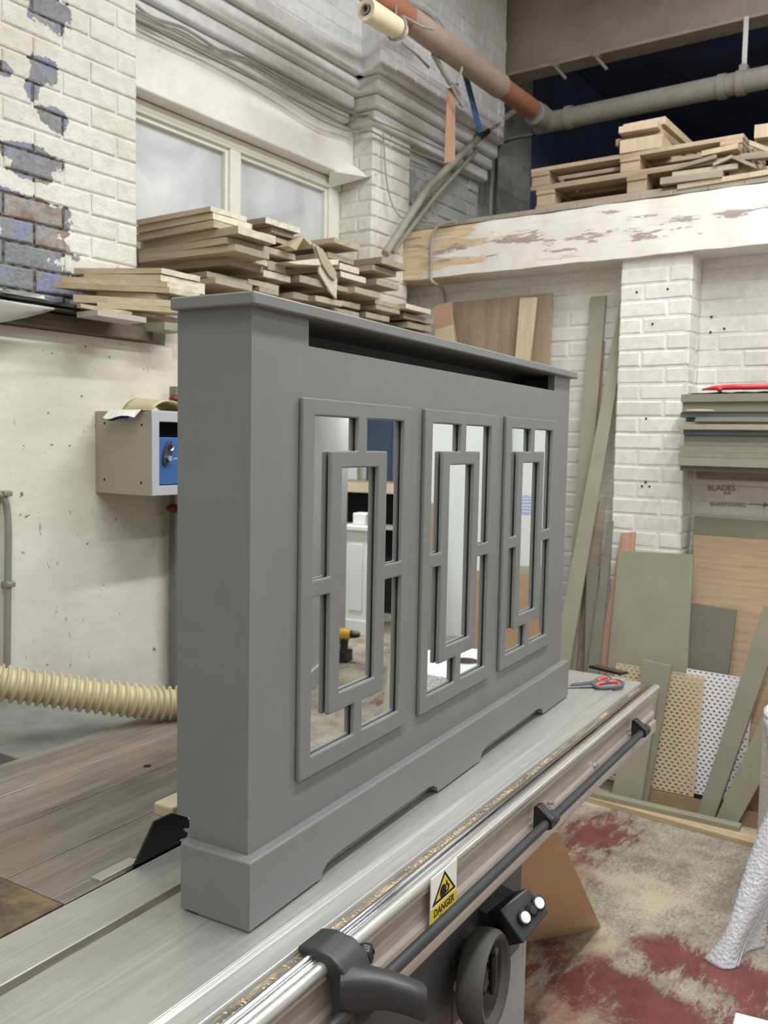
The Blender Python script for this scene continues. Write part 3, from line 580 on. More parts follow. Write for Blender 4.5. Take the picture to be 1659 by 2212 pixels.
# hand rod on brackets
YR = -0.180
ZR = (SW(1180, 1773, 1, YR).z+SW(1386, 1592, 1, YR).z+SW(966, 1986, 1, YR).z)/3+0.003
rodx0, rodx1 = -0.30, SW(1386, 1591, 1, YR).x
sp(MB().cyl((rodx0, YR, ZR), (rodx1, YR, ZR), 0.0095, 18), 'pull_rod', 'black_plastic', smooth='auto')
for px, py in ((1181, 1765), (1386, 1580)):
    x = SW(px, py, 1, YR).x
    b = sp(MB().prism([(x-0.006, YF-0.006, ZR-0.02), (x-0.006, YF-0.006, ZR+0.030), (x-0.006, YF-0.016, ZR+0.034), (x-0.006, YR-0.013, ZR+0.010), (x-0.006, YR-0.014, ZR-0.008), (x-0.006, YR+0.004, ZR-0.016)], (0.026, 0, 0)), 'rod_bracket', 'black_gloss', bevel=0.002)
    sp(MB().lathe([(0.0001, -0.012), (0.0145, -0.012), (0.0155, 0), (0.0145, 0.012), (0.0001, 0.012)], (x+0.028, YR, ZR), (1, 0, 0), 18), 'collar', 'black_plastic', b, smooth='auto')
    sp(MB().cyl((x+0.007, YF-0.012, ZR+0.020), (x+0.007, YF-0.020, ZR+0.022), 0.005, 10), 'screw', 'bare_steel', b)
for px, py in ((1160, 1771), (1192, 1735), (1287, 1655), (1362, 1577), (1370, 1583), (1288, 1652)):
    p = SW(px, py, 1, YF-0.002); sp(MB().cyl((p.x, YF+0.004, p.z), (p.x, YF-0.006, p.z), 0.005, 10), 'rail_bolt', 'bare_steel', st, smooth='auto')
# warning sign
sgp = [SW(px, py, 1, YF-0.0065) for px, py in ((930, 1893), (985, 1859), (977, 1975), (923, 2008))]
sx0, sx1 = sgp[0].x, sgp[1].x; sz1, sz0 = max(p.z for p in sgp), min(p.z for p in sgp); sz1 = SW(957, 1877, 1, YF-0.0065).z; sz0 = SW(950, 1996, 1, YF-0.0065).z
sy = YF-0.0085
sign = sp(MB().box(sx0, sx1, sy, sy+0.002, sz0, sz1), 'warning_sign', 'sign_white')
mid = sz0+(sz1-sz0)*0.44; cxs = (sx0+sx1)/2; W_ = sx1-sx0
sp(MB().box(sx0, sx1, sy-0.0006, sy-0.0001, sz0, mid), 'yellow_panel', 'sign_yellow', sign)
tri = lambda k, dz: [(cxs-W_*0.46*k, 0, mid+0.003+dz), (cxs+W_*0.46*k, 0, mid+0.003+dz), (cxs, 0, mid+0.003+dz+(sz1-mid-0.006)*k)]
sp(MB().prism([(x, sy-0.0002, z) for x, _, z in tri(1.0, 0)], (0, -0.0005, 0)), 'triangle_border', 'sign_black', sign)
sp(MB().prism([(x, sy-0.0008, z) for x, _, z in tri(0.74, 0.005)], (0, -0.0004, 0)), 'triangle', 'sign_yellow', sign)
sp(MB().lathe([(0.0001, -0.0016), (W_*0.12, -0.0016), (W_*0.12, -0.0012)], (cxs-W_*0.07, sy, mid+0.017), (0, 1, 0), 16), 'roller_symbol', 'sign_black', sign)
sp(MB().tube([(cxs+W_*0.02, sy-0.0014, mid+0.012), (cxs+W_*0.12, sy-0.0014, mid+0.012), (cxs+W_*0.15, sy-0.0014, mid+0.020), (cxs+W_*0.06, sy-0.0014, mid+0.024), (cxs+W_*0.06, sy-0.0014, mid+0.030)], 0.0018, 6), 'hand_symbol', 'sign_black', sign)
for s_, size, zz_, bd in (('DANGER', 0.018, mid-0.0175, True), ('Moving', 0.0115, mid-0.029, False), ('machinery', 0.0105, mid-0.038, False)):
    text_mesh(s_, size, 'lettering', 'sign_black', facing((cxs, sy-0.0008, zz_), (1, 0, 0), (0, 0, 1)), sign, 0.0002, bd)
# push handle clamped on the rail
hx = SW(742, 2030, 1, -0.145).x
hd = sp(MB().prism([(hx-0.046, y, z) for y, z in ((-0.098, T+0.004), (-0.125, T+0.010), (-0.155, T+0.007), (-0.176, T-0.006), (-0.186, T-0.030), (-0.188, T-0.105), (-0.162, T-0.118), (-0.153, T-0.03), (-0.112, T-0.010), (-0.098, T-0.004))], (0.060, 0, 0)), 'push_handle', 'black_plastic', bevel=0.006, seg=3)
tip = SW(922, 2168, 2, T-0.058); root = Vector((hx-0.034, -0.165, T-0.040)); dA = (tip-root); am = MB(); rows = []
sv = Vector((-dA.y, dA.x, 0)).normalized()
for t_, a, b in ((0.0, 0.027, 0.030), (0.15, 0.025, 0.030), (0.32, 0.021, 0.026), (0.55, 0.0185, 0.0235), (0.8, 0.018, 0.0225), (0.96, 0.018, 0.0225), (1.0, 0.015, 0.019)):
    c_ = root+dA*t_+Vector((0, 0, 0.010*math.sin(math.pi*t_)))
    def sq(v): return math.copysign(abs(v)**0.6, v)
    rows.append([c_+sv*a*sq(math.cos(k*2*math.pi/20))+Vector((0, 0, b*sq(math.sin(k*2*math.pi/20)))) for k in range(21)])
am.grid(rows); am.f.append(tuple(len(am.v)-21+k for k in range(20)))
sp(am, 'grip', 'black_plastic', hd, smooth=True)
gus = [root+Vector((0, 0, -0.02)), root+dA*0.45+Vector((0, 0, -0.012)), root+dA*0.2+Vector((0, 0.0, -0.055)), root+Vector((0, 0.01, -0.09))]
sp(MB().prism([p-sv*0.006 for p in gus], sv*0.012), 'gusset', 'black_plastic', hd, bevel=0.003)
kc = SW(788, 2060, 1, -0.166)
sp(MB().lathe([(0.004, -0.012), (0.011, -0.012), (0.0145, -0.006), (0.015, 0.002), (0.013, 0.010), (0.0065, 0.013), (0.0055, 0.008), (0.0001, 0.008)], kc, (0.35, -0.9, 0.1), 20), 'clamp_knob', 'black_gloss', hd, smooth='auto')
sp(MB().cyl((hx+0.012, -0.160, kc.z), kc, 0.007, 12), 'knob_stem', 'black_gloss', hd, smooth='auto')
# support beam below the sliding table, cabinet
sp(MB().box(-1.25, 1.60, -0.040, 0.20, T-0.26, T-0.1405), 'support_beam', 'saw_body')
sp(MB().box(-0.55, 0.60, 0.205, 0.84, 0.03, T-0.115), 'cabinet', 'saw_body', bevel=0.004)
YC = -0.095; xa, xb, xc = SW(982, 2000, 1, YC).x, SW(1138, 2150, 1, YC).x, SW(1128, 1885, 1, YC).x; zc_ = SW(1100, 2075, 1, YC).z
fp = sp(MB().box(-0.55, xa, YC, 0.2045, 0.03, T-0.142), 'front_cabinet', 'saw_body', bevel=0.006)
sp(MB().box(xa+0.001, xc, YC, 0.2045, zc_+0.001, T-0.142), 'control_pillar', 'saw_body', bevel=0.004)
sp(MB().box(xa+0.001, xb, YC+0.004, 0.2045, 0.03, zc_), 'side_cabinet', 'saw_body_pale', bevel=0.004)
# control box
cn = Vector((-0.42, -0.72, 0.55)).normalized(); c0_ = SW(1140, 1970, 1, -0.19)
def cpl(px, py, off=0.0):       # pixel on the sloping face of the box
    n = rotz(cn, SA); q = PP(px, py, rotz(c0_+cn*off, SA), n); return rotz(q, -SA)
fc = [cpl(*p) for p in ((1079, 1964), (1141, 1916), (1187, 1969), (1131, 2039))]
cb = sp(MB().prism(fc, -cn*0.055), 'control_box', 'black_plastic', bevel=0.004, seg=3)
sp(MB().prism([p-cn*0.05 for p in fc], (0.02, 0.14, 0.02)), 'box_bracket', 'saw_body', cb, bevel=0.003)
for px, py, m_, r in ((1130, 1983, 'button_white', 0.0115), (1146, 1967, 'button_dark', 0.0095), (1160, 1952, 'button_white', 0.0115)):
    q = cpl(px, py)
    bt_ = sp(MB().lathe([(r+0.003, 0), (r+0.003, 0.008), (r+0.001, 0.0095), (r, 0.007), (0.0001, 0.007)], q, cn, 22), 'button_collar', 'black_gloss', cb, smooth='auto')
    sp(MB().lathe([(r-0.0005, 0.007), (r-0.0005, 0.010), (r-0.002, 0.0115), (0.0001, 0.012)], q, cn, 22), 'push_button', m_, bt_, smooth='auto')
# handwheel
hw = SW(1050, 2114, 1, -0.150); ax = Vector((0.10, -1.0, 0.06)).normalized(); KW = 103*(rotz(hw, SA)-CAM).dot(DV)/F_PX/0.083
whl = sp(MB().lathe([(a*KW, b*KW) for a, b in ((0.05, -0.026), (0.074, -0.028), (0.0815, -0.018), (0.083, 0.0), (0.0815, 0.012), (0.076, 0.020), (0.068, 0.018), (0.062, 0.006), (0.052, -0.004), (0.03, -0.008), (0.022, 0.002), (0.0001, 0.002))], hw, ax, 40), 'handwheel', 'rubber_dusty', smooth='auto')
sp(MB().lathe([(a*KW, b*KW) for a, b in ((0.0625, 0.0065), (0.052, -0.003), (0.03, -0.007), (0.022, 0.003), (0.012, 0.005), (0.011, 0.001), (0.0001, 0.001))], hw+ax*0.0006, ax, 40), 'wheel_web', 'black_gloss', whl, smooth='auto')
sp(MB().cyl(hw-ax*0.01, hw-ax*0.05, 0.016, 16), 'shaft', 'black_gloss', whl, smooth='auto')
sidev = ax.cross(Vector((0, 0, 1))).normalized(); upv = sidev.cross(ax)
sp(MB().tube([hw+ax*0.009+upv*0.040-sidev*0.016, hw+ax*0.010+upv*0.008-sidev*0.012, hw+ax*0.009-upv*0.030-sidev*0.006], [0.0085, 0.0072, 0.0064], 14), 'crank_grip', 'black_gloss', whl, smooth='auto')
sp(MB().cyl(hw+ax*0.004+upv*0.046-sidev*0.018, hw+ax*0.017+upv*0.046-sidev*0.018, 0.0085, 14), 'grip_hinge', 'black_plastic', whl, smooth='auto')
sp(MB().lathe([(0.0001, 0.02), (0.009, 0.02), (0.011, 0.012), (0.011, 0)], SW(985, 2128, 1, -0.1), (0, -1, 0), 12), 'stop_bolt', 'cream_plastic', fp, smooth='auto')
# main cast table: three ground plates with grooves
ZT = HT-0.006
def plate(x0, x1, y0, y1, m, n='table_plate', hole=None): return sp(MB().box(x0, x1, y0, y1, ZT-0.05, ZT), n, m, bevel=0.0015)
y = 0.300; mt = None
for y0, y1 in ((0.298, 0.41), (0.412, 0.565), (0.567, 0.705), (0.707, 0.858)):
    plate(-0.104, 1.05, y0, y1, 'cast_iron', 'cast_table')
plate(-0.95, -0.1055, 0.272, 0.858, 'cast_iron_rusty', 'extension_table')
p = SW(318, 1655, 2, ZT); sp(MB().lathe([(0.0085, 0.0004), (0.0001, 0.0003)], (p.x, p.y, ZT), (0, 0, 1), 20), 'bolt_hole', 'gap_dark')
sp(MB().box(-0.104, 0.02, 0.270, 0.2975, ZT-0.03, ZT), 'table_lip', 'cast_iron', bevel=0.001)
sp(MB().box(-0.03, 0.05, 0.2745, 0.2975, ZT-0.004, ZT+0.0045), 'insert_plate', 'alu_table', bevel=0.001)
sp(MB().box(0.0205, 1.05, 0.276, 0.2975, ZT-0.03, ZT-0.001), 'blade_insert', 'alu_table', bevel=0.001)
sp(MB().box(0.272, 0.69, 0.862, 1.50, ZT-0.06, ZT-0.012), 'side_table', 'grey_steel_table', bevel=0.003)
sp(MB().box(-0.10, 1.04, 0.30, 0.85, T-0.114, ZT-0.051), 'table_frame', 'saw_body')
# riving knife guard and blade
YB = 0.2685
kn = [SW(px, py, 1, YB) for px, py in ((291, 1869), (334, 1775), (372, 1757), (412, 1767), (412, 1812))]
sp(MB().prism([(p.x, YB, p.z) for p in kn]+[(kn[-1].x, YB, ZT-0.02), (kn[0].x, YB, ZT-0.02)], (0, 0.004, 0)), 'riving_plate', 'black_gloss')
bl = MB(); c0 = Vector((0.262, YB-0.0035, ZT-0.055)); n_ = 48; ring = []
for k in range(n_):
    a0 = k*2*math.pi/n_
    for da, r in ((0.0, 0.128), (0.035, 0.142), (0.06, 0.1425), (0.075, 0.128)): ring.append(c0+Vector((math.cos(a0+da)*r, 0, math.sin(a0+da)*r)))
bl.prism(ring, (0, 0.003, 0)); sp(bl, 'saw_blade', 'chrome')
gp = SW(372, 1748, 1, 0.300)
sp(MB().box(gp.x-0.016, gp.x+0.10, 0.285, 0.330, gp.z-0.012, gp.z+0.012), 'blade_guard', 'cream_plastic', bevel=0.004)
sp(MB().box(gp.x+0.101, gp.x+0.66, 0.284, 0.340, gp.z-0.012, gp.z+0.085), 'guard_hood', 'cream_plastic', bevel=0.006)
sp(MB().box(gp.x+0.55, gp.x+0.60, 0.2985, 0.335, ZT, gp.z-0.0125), 'guard_post', 'saw_body')
sp(MB().box(gp.x+0.006, gp.x+0.03, 0.284, 0.30, gp.z-0.024, gp.z-0.0125), 'guard_lug', 'cream_plastic', bevel=0.002)
# ------------------------------------------------------------------ left wall: ledge boards, locker, clamp, conduit, hose
def facebox(px0, py0, px1, th, yf, ln, skew=0.0):
    """board lying across the ledge: front end top-left pixel, right pixel x, thickness in pixels"""
    a = PYp(px0, py0, yf); dpt = (a-CAM).dot(DV); h = th*dpt/F_PX
    lo, hi = a.x, a.x+1.5
    for _ in range(30):
        m_ = (lo+hi)/2; q = Vector((m_, yf, a.z))-CAM; x_ = CX+F_PX*q.dot(RV)/q.dot(DV)
        if x_ < px1: lo = m_
        else: hi = m_
    return a.x, lo, a.z-h, a.z, yf, ln, skew
def ledge_board(spec, label, group, side='board_side', end='mdf_edge', top='dust_top', wear=0.004):
    x0, x1, z0, z1, yf, ln, skew = spec; rr = random.Random(int(x0*9999)+int(z1*7777))
    w, d, h = x1-x0, ln, z1-z0
    base = Vector(((x0+x1)/2, yf+d/2, z0)); N = 6
    ft, fb = [], []
    for i in range(N+1):
        x = -w/2+w*i/N; ft.append(Vector((x, -d/2+rr.uniform(-wear, wear)*0.6, h+rr.uniform(-wear, 0)*0.5))); fb.append(Vector((x, -d/2+rr.uniform(-wear, wear)*0.3, rr.uniform(0, wear)*0.4)))
    bt, bb = [Vector((x.x+skew, d/2, h)) for x in ft], [Vector((x.x+skew, d/2, 0)) for x in fb]
    vs = ft+fb+bt+bb; n = N+1; fs = []; mi = []
    for i in range(N):
        fs.append((n+i, n+i+1, i+1, i)); mi.append(1)
        fs.append((i, i+1, 2*n+i+1, 2*n+i)); mi.append(2)
        fs.append((n+i+1, n+i, 3*n+i, 3*n+i+1)); mi.append(0)
        fs.append((2*n+i, 2*n+i+1, 3*n+i+1, 3*n+i)); mi.append(0)
    fs += [(n, 0, 2*n, 3*n), (N, n+N, 3*n+N, 2*n+N)]; mi += [0, 0]
    me = bpy.data.meshes.new('ledge_board'); me.from_pydata([tuple(v) for v in vs], [], fs)
    for k in (side, end, top): me.materials.append(M(k))
    me.polygons.foreach_set('material_index', mi); me.update()
    o = bpy.data.objects.new('ledge_board', me); COL.objects.link(o); o.location = base
    tag(o, label, 'board', group); return o
G_A, G_B = 'offcuts stacked on the ledge before the brick pier', 'offcuts stacked on the window sill'
LA = [ # left pile, in front of the pier: front end px, py, px right, thickness px, far end of the side px, py
    (349, 578, 432, 13, 160, 579), (347, 592, 443, 14, 181, 592), (361, 607, 443, 13, 134, 597), (366, 620, 432, 13, 118, 608), (335, 633, 366, 13, 209, 630), (366, 647, 420, 16, 158, 636), (381, 664, 440, 12, 210, 652), (330, 677, 420, 9, 250, 672)]
def skewed(a, b, c, th, bk, bpy_, yf, ymax):
    sp_ = list(facebox(a, b, c, th, yf, 0.3)); q = PZp(bk, bpy_, sp_[3]); dx, dy = q.x-sp_[0], q.y-yf; k = min(1.0, (ymax-yf)/dy)
    sp_[5] = dy*k; sp_[6] = dx*k; return sp_
names_a = ['topmost board of the pile on the ledge beside the blue locker wall', 'second board down in the pile on the ledge before the bare brick', 'third board down in the ledge pile, reaching far along the brick',
           'fourth board down in the ledge pile, with a saw cut in its side', 'short offcut with two pencil lines in the ledge pile', 'wide tan plank low in the ledge pile behind the cover corner',
           'thin warped plank under the wide tan plank on the ledge', 'lowest dark packing piece under the ledge pile']
def contact(a, b, th, zprev, lo, hi):   # how far forward a board's end must stand so that it lies just under the one above
    if zprev is None: return 1.56 if hi > 1.57 else 1.52
    v = ray(a, b); t_ = (zprev-0.0006-CAM.z)/v.z; return min(max((CAM+v*t_).y, lo), hi)
def bottom_z(a, b, th, yf): p = PYp(a, b, yf); return p.z-th*(p-CAM).dot(DV)/F_PX
zp_ = None
for k, (a, b, c, th, bk, bp_) in enumerate(LA):
    yf_ = contact(a, b, th, zp_, 1.40, 1.56); zp_ = bottom_z(a, b, th, yf_)
    ledge_board(skewed(a, b, c, th, bk, bp_, yf_, 1.812), names_a[k], G_A, end='dusty_end' if k < 4 else 'mdf_edge')
LB = [ # window pile
 (455, 444, 533, 12, 'topmost pale board of the tall pile at the window'), (460, 458, 544, 15, 'second board down of the tall pile at the window'), (461, 474, 544, 16, 'third board down of the tall pile at the window'),
 (514, 486, 596, 18, 'thick chipped board jutting out of the tall window pile'), (490, 510, 570, 15, 'shaded board just under the thick chipped board at the window'), (508, 526, 582, 15, 'plank with a pinkish edge midway down the tall window pile'),
 (522, 543, 550, 15, 'narrow plank below the pinkish plank in the window pile'), (495, 555, 568, 17, 'wide board low in the tall window pile'), (547, 555, 578, 12, 'little pale offcut resting on the wide low board'),
 (447, 585, 535, 13, 'dusty pair of layers second from the cover top in the window pile'), (465, 597, 545, 15, 'pale board directly above the near corner of the cover shelf'),
 (573, 468, 648, 13, 'lone grey-white board at the top, overlapping the mullion'), (586, 490, 634, 11, 'brown strip right under the lone top board'), (597, 511, 636, 12, 'short pale board beneath the brown strip'),
 (570, 530, 638, 14, 'pale board with a chip of wood lying on it'), (579, 562, 617, 20, 'chunky brown block in the middle of the pile'), (569, 582, 628, 15, 'light board under the chunky brown block'),
 (536, 601, 602, 12, 'grey dusty layer between the light board and the cover'), (560, 618, 602, 12, 'dark thin layer just above the cover shelf highlight'),
 (647, 593, 711, 16, 'long board with a shadowed underside jutting left of the slipped sheets'), (634, 630, 700, 13, 'pale board touching the cover shelf line left of the slipped sheets'), (682, 637, 738, 13, 'pale board touching the cover shelf line right of it'),
 (722, 512, 778, 12, 'top board of the pile in front of the right window jamb'), (709, 543, 765, 13, 'dark board second in the pile before the window jamb'), (734, 567, 776, 14, 'cream double board third in the pile before the jamb'),
 (736, 585, 790, 13, 'broad cream board fourth in the pile before the jamb'), (723, 614, 756, 11, 'narrow brown end low in the pile before the jamb'), (738, 648, 778, 12, 'pale strip lowest in the pile before the jamb'), (716, 662, 776, 11, 'dark strip under the pale strip near the cover'),
 (824, 554, 878, 14, 'top board of the pile below the grey pole'), (805, 571, 856, 12, 'shorter board under the top one below the grey pole'), (813, 601, 862, 13, 'board jutting toward the timber beam end'),
 (767, 618, 823, 14, 'shadowed thick board between the two right piles'), (810, 645, 868, 11, 'pale board midway in the lower right pile'), (812, 657, 864, 10, 'grey board under it in the lower right pile'), (790, 673, 841, 12, 'board close to the cover shelf in the lower right pile'),
 (877, 655, 930, 11, 'top board of the last small pile beside the salmon board'), (872, 675, 935, 12, 'second board of the last small pile beside the salmon board'), (881, 694, 932, 13, 'third board of the last small pile beside the salmon board'), (885, 713, 935, 9, 'lowest strip of the last small pile beside the salmon board')]
YFS = {}
for seq in ([0, 1, 2, 3, 4, 5, 7, 9, 10], [11, 12, 13, 14, 15, 16, 17, 18], [19, 20], [22, 23, 24, 25, 26, 27, 28], [29, 30, 31, 33, 34, 35], [36, 37, 38, 39]):
    zp_ = None
    for k in seq:
        a, b, c, th, _ = LB[k]; YFS[k] = contact(a, b, th, zp_, 1.44, 1.60); zp_ = bottom_z(a, b, th, YFS[k])
BACK = {0: (295, 475), 1: (295, 489), 2: (295, 506), 3: (295, 527), 4: (295, 542), 5: (300, 553), 6: (320, 556), 7: (295, 572)}
for k, (a, b, c, th, lb) in enumerate(LB):
    yf = YFS.get(k, 1.56)
    if k in BACK: s_ = skewed(a, b, c, th, BACK[k][0], BACK[k][1], yf, 2.01)
    else:
        s_ = list(facebox(a, b, c, th, yf, 0.44)); s_[5] = (1.80 if s_[1] > 2.80 else 2.0)-yf
    ledge_board(s_, lb, G_B, side='plank_grey' if k > 7 and k % 2 else 'board_side', end='dusty_end' if k in (0, 1, 3, 8, 11, 13, 16, 24, 25, 36) else 'mdf_edge')
# packing below the piles, and boards tying the gaps
for k, (x0, x1, z0, z1) in enumerate(((1.36, 1.75, 2.052, 2.085), (1.80, 2.25, 2.052, 2.085), (2.30, 2.75, 2.052, 2.09))):
    ledge_board((x0, x1, z0, z1, 1.63, 0.36, 0), ['packing board on the sill under the tall window pile', 'packing board on the sill under the slipped sheets', 'packing board on the sill under the right piles'][k], G_B, 'plank_grey', 'mdf_edge')
def pslab(name, px, yf, depth, m, label, cat, group=None, dy=None):
    pts = [PYp(x, y, yf) for x, y in px]; o = MB().prism(pts, (0, depth, 0)).build(name, m, bevel=0.001); return tag(o, label, cat, group)
pslab('slipped_sheet', ((676, 526), (690, 533), (724, 585), (729, 605), (727, 646), (712, 628), (690, 590), (688, 560)), 1.540, 0.010, 'dusty_end', 'thin pale sheet slipped down diagonally across the window pile', 'board')
pslab('slipped_sheet', ((682, 530), (697, 538), (728, 590), (724, 606), (712, 596), (694, 566)), 1.528, 0.008, 'mdf_edge', 'second slipped sheet lying over the first across the window pile', 'board')
pslab('tilted_board', ((622, 531), (657, 508), (684, 533), (676, 536), (656, 514), (640, 541)), 1.552, 0.30, 'board_side', 'tan board tilted up like a little roof on the window pile', 'board')
pslab('white_offcut', ((620, 566), (682, 559), (732, 561), (731, 572), (686, 573), (640, 571)), 1.535, 0.12, 'dusty_end', 'white wedge shaped offcut lying below the tilted board', 'board')
# light grey shelf piece, dark sheets and long plank at the far left of the ledge
s_ = list(facebox(211, 669, 316, 12, 1.40, 0.10)); ledge_board(s_, 'light grey laminated offcut overhanging the ledge above the locker', G_A, 'grey_laminate', 'grey_laminate', 'grey_laminate', 0.0)
s_ = list(facebox(175, 655, 285, 10, 1.47, 0.12)); ledge_board(s_, 'narrow tan offcut behind the light grey laminated offcut', G_A, 'board_side', 'board_side')
s_ = list(facebox(356, 694, 400, 18, 1.46, 0.10)); s_[0] -= 0.0; ledge_board(s_, 'olive block end just left of the cover below the pile', G_A, 'mdf_green', 'mdf_green')
pk = MB().box(-0.6, PYp(329, 730, 1.56).x, 1.555, 1.80, 1.908, 1.955).build('ledge_plank', 'dark_plank', bevel=0.002); tag(pk, 'long dark plank lying along the ledge over the white wall', 'plank')
z = 1.957; lbl = ['lowest dark thin sheet at the far left of the ledge', 'middle dark thin sheet at the far left of the ledge', 'uppermost dusty thin sheet with a fluffy edge on the ledge']
for k, (xr, yf) in enumerate(((0.90, 1.50), (0.84, 1.49), (0.72, 1.50))):
    rr = random.Random(k); n = 40; m_ = MB(); top, bot = [], []
    for i in range(n+1):
        x = -0.6+(xr+0.6)*i/n; top.append(Vector((x, yf+rr.uniform(-0.004, 0.004), z+0.011+rr.uniform(-0.003, 0.003)))); bot.append(Vector((x, yf+rr.uniform(-0.003, 0.003), z+0.001)))
    m_.grid([bot, top, [Vector((p.x, 1.80, z+0.011)) for p in top], [Vector((p.x, 1.80, z+0.001)) for p in bot], bot])
    m_.f += [tuple(r*(n+1) for r in range(4)), tuple(r*(n+1)+n for r in (3, 2, 1, 0))]
    tag(m_.build('dark_sheet', 'dark_sheet' if k < 2 else 'dusty_end'), lbl[k], 'sheet', 'thin sheets at the far left of the ledge'); z += 0.0125
pl = MB(); rows = []
for i in range(13):
    x = PYp(-60+i*14.5, 690, 1.49).x; dz = 0.07*max(0, 1-(i/12.0)**1.5)
    rows.append([(x, 1.485, 1.960), (x, 1.478, 1.955-dz*0.4), (x, 1.484, 1.953-dz*0.75-0.003*math.sin(i*2.1)), (x, 1.49, 1.952-dz)])
pl.grid(rows); tag(pl.build('plastic_sheet', 'clear_plastic', smooth=True), 'cloudy polythene hanging off the ledge at the far left', 'plastic sheet')
# locker
LX = PYp(206, 980, 1.60).x; lz1 = PYp(206, 888, 1.598).z; lz0 = PYp(206, 1063, 1.598).z
lo, hi = 1.0, 1.6
for _ in range(30):
    m_ = (lo+hi)/2; q = Vector((LX, m_, lz1))-CAM; x_ = CX+F_PX*q.dot(RV)/q.dot(DV)
    if x_ > 327: lo = m_
    else: hi = m_
LYF = lo
lk = WT('wall_locker', 'small grey metal wall locker with a blue door', 'locker', (LX+0.2, 1.5, lz0))
LW = 0.36
body = MB().box(LX, LX+0.004, LYF, 1.599, lz0, lz1).box(LX+LW-0.004, LX+LW, LYF, 1.599, lz0, lz1).box(LX+0.004, LX+LW-0.004, LYF, 1.599, lz0, lz0+0.004).box(LX+0.004, LX+LW-0.004, LYF, 1.599, lz1-0.004, lz1).box(LX+0.004, LX+LW-0.004, 1.59, 1.599, lz0+0.004, lz1-0.004)
lk.part(body, 'case', 'locker_side')
gx = [LX, LX+0.030, LX+LW-0.03, LX+LW]; gz = [lz0, lz0+0.032, lz1-0.033, lz1]
lk.part(MB().cells(gx, gz, lambda i, j: i != 1 or j != 1, LYF-0.003, LYF+0.001), 'face_frame', 'locker_front', bevel=0.002)
dr = lk.part(MB().box(LX+0.032, LX+LW-0.032, LYF+0.002, LYF+0.012, lz0+0.034, lz1-0.082), 'door', 'locker_blue', bevel=0.002)
lk.part(MB().box(LX+0.006, LX+LW-0.006, LYF+0.06, LYF+0.064, lz0+0.006, lz1-0.006), 'inner_dark', 'gap_dark')
lc = PYp(361, 979, LYF); pr = []
for k in range(24):
    a = k*2*math.pi/24; e = Vector((math.cos(a)*0.016, 0, math.sin(a)*0.042)); pr.append(lc+Vector((e.x*math.cos(-0.3)-e.z*math.sin(-0.3), 0.002, e.x*math.sin(-0.3)+e.z*math.cos(-0.3))))
lp = lk.part(MB().prism(pr, (0, -0.008, 0)), 'lock_plate', 'black_plastic', parent=dr, bevel=0.002)
lk.part(MB().lathe([(0.0001, 0.004), (0.009, 0.004), (0.0115, 0.006), (0.0115, 0.008)], lc+Vector((0.010, -0.002, 0.02)), (0, -1, 0), 18), 'latch_ring', 'bare_steel', smooth='auto', parent=dr)
lk.part(MB().cyl(lc+Vector((-0.004, -0.006, -0.016)), lc+Vector((-0.004, -0.020, -0.016)), 0.008, 14), 'lock_barrel', 'chrome', smooth='auto', parent=dr)
lk.part(MB().box(lc.x+0.002, lc.x+0.016, lc.y-0.030, lc.y-0.018, lc.z-0.018, lc.z-0.014), 'key', 'chrome', parent=dr)
for px, py in ((226, 914), (306, 918), (226, 1036), (305, 1043)):
    p = PXp(px, py, LX); lk.part(MB().lathe([(0.0045, 0.0006), (0.0001, 0.0005)], p, (-1, 0, 0), 12), 'screw_hole', 'gap_dark')
# papers and magazine on the locker
ZL = lz1
pp = MB(); rows = []
for i in range(7):
    y = LYF+0.03+i*0.025
    rows.append([(LX-0.055+0.012*abs(3-i)/3, y, ZL-0.022+0.006*math.sin(i)), (LX-0.015, y, ZL+0.0035), (LX+0.06, y, ZL+0.003), (LX+0.14, y, ZL+0.002)])
pp.grid(rows); o = pp.build('paper_sheet', 'paper'); sm = o.modifiers.new('solid', 'SOLIDIFY'); sm.thickness = 0.001; tag(o, 'loose white paper drooping over the left edge of the locker', 'paper')
pp = MB(); rows = []
for i in range(7):
    y = LYF+0.06+i*0.02
    rows.append([(LX-0.045, y, ZL-0.030+0.004*math.sin(i*1.3)), (LX-0.012, y, ZL+0.0015), (LX+0.04, y, ZL+0.0012)])
pp.grid(rows); tag(pp.build('blue_leaflet', 'paper_blue'), 'blue leaflet tucked under the loose paper on the locker', 'paper')
mg = MB(); rows = []
for i in range(9):
    y = LYF+0.035+i*0.018
    rows.append([(LX+0.035+0.165*k/8, y, ZL+0.004+0.040*math.sin(math.pi*min(1.0, (k/8)**0.8))**1.0*(0.75+0.25*i/8)) for k in range(9)])
mg.grid(rows); o = mg.build('magazine', 'paper_tan', smooth=True); sm = o.modifiers.new('solid', 'SOLIDIFY'); sm.thickness = 0.004; sm.offset = 1; tag(o, 'curled tan magazine lying on top of the locker', 'magazine')
mg2 = MB(); rows = []
for k in range(7):
    rows.append([(LX+0.165+0.028*k/6, LYF+0.032, ZL+0.003+(0.036-0.006*k)*h) for h in (0.0, 0.5, 1.0)])
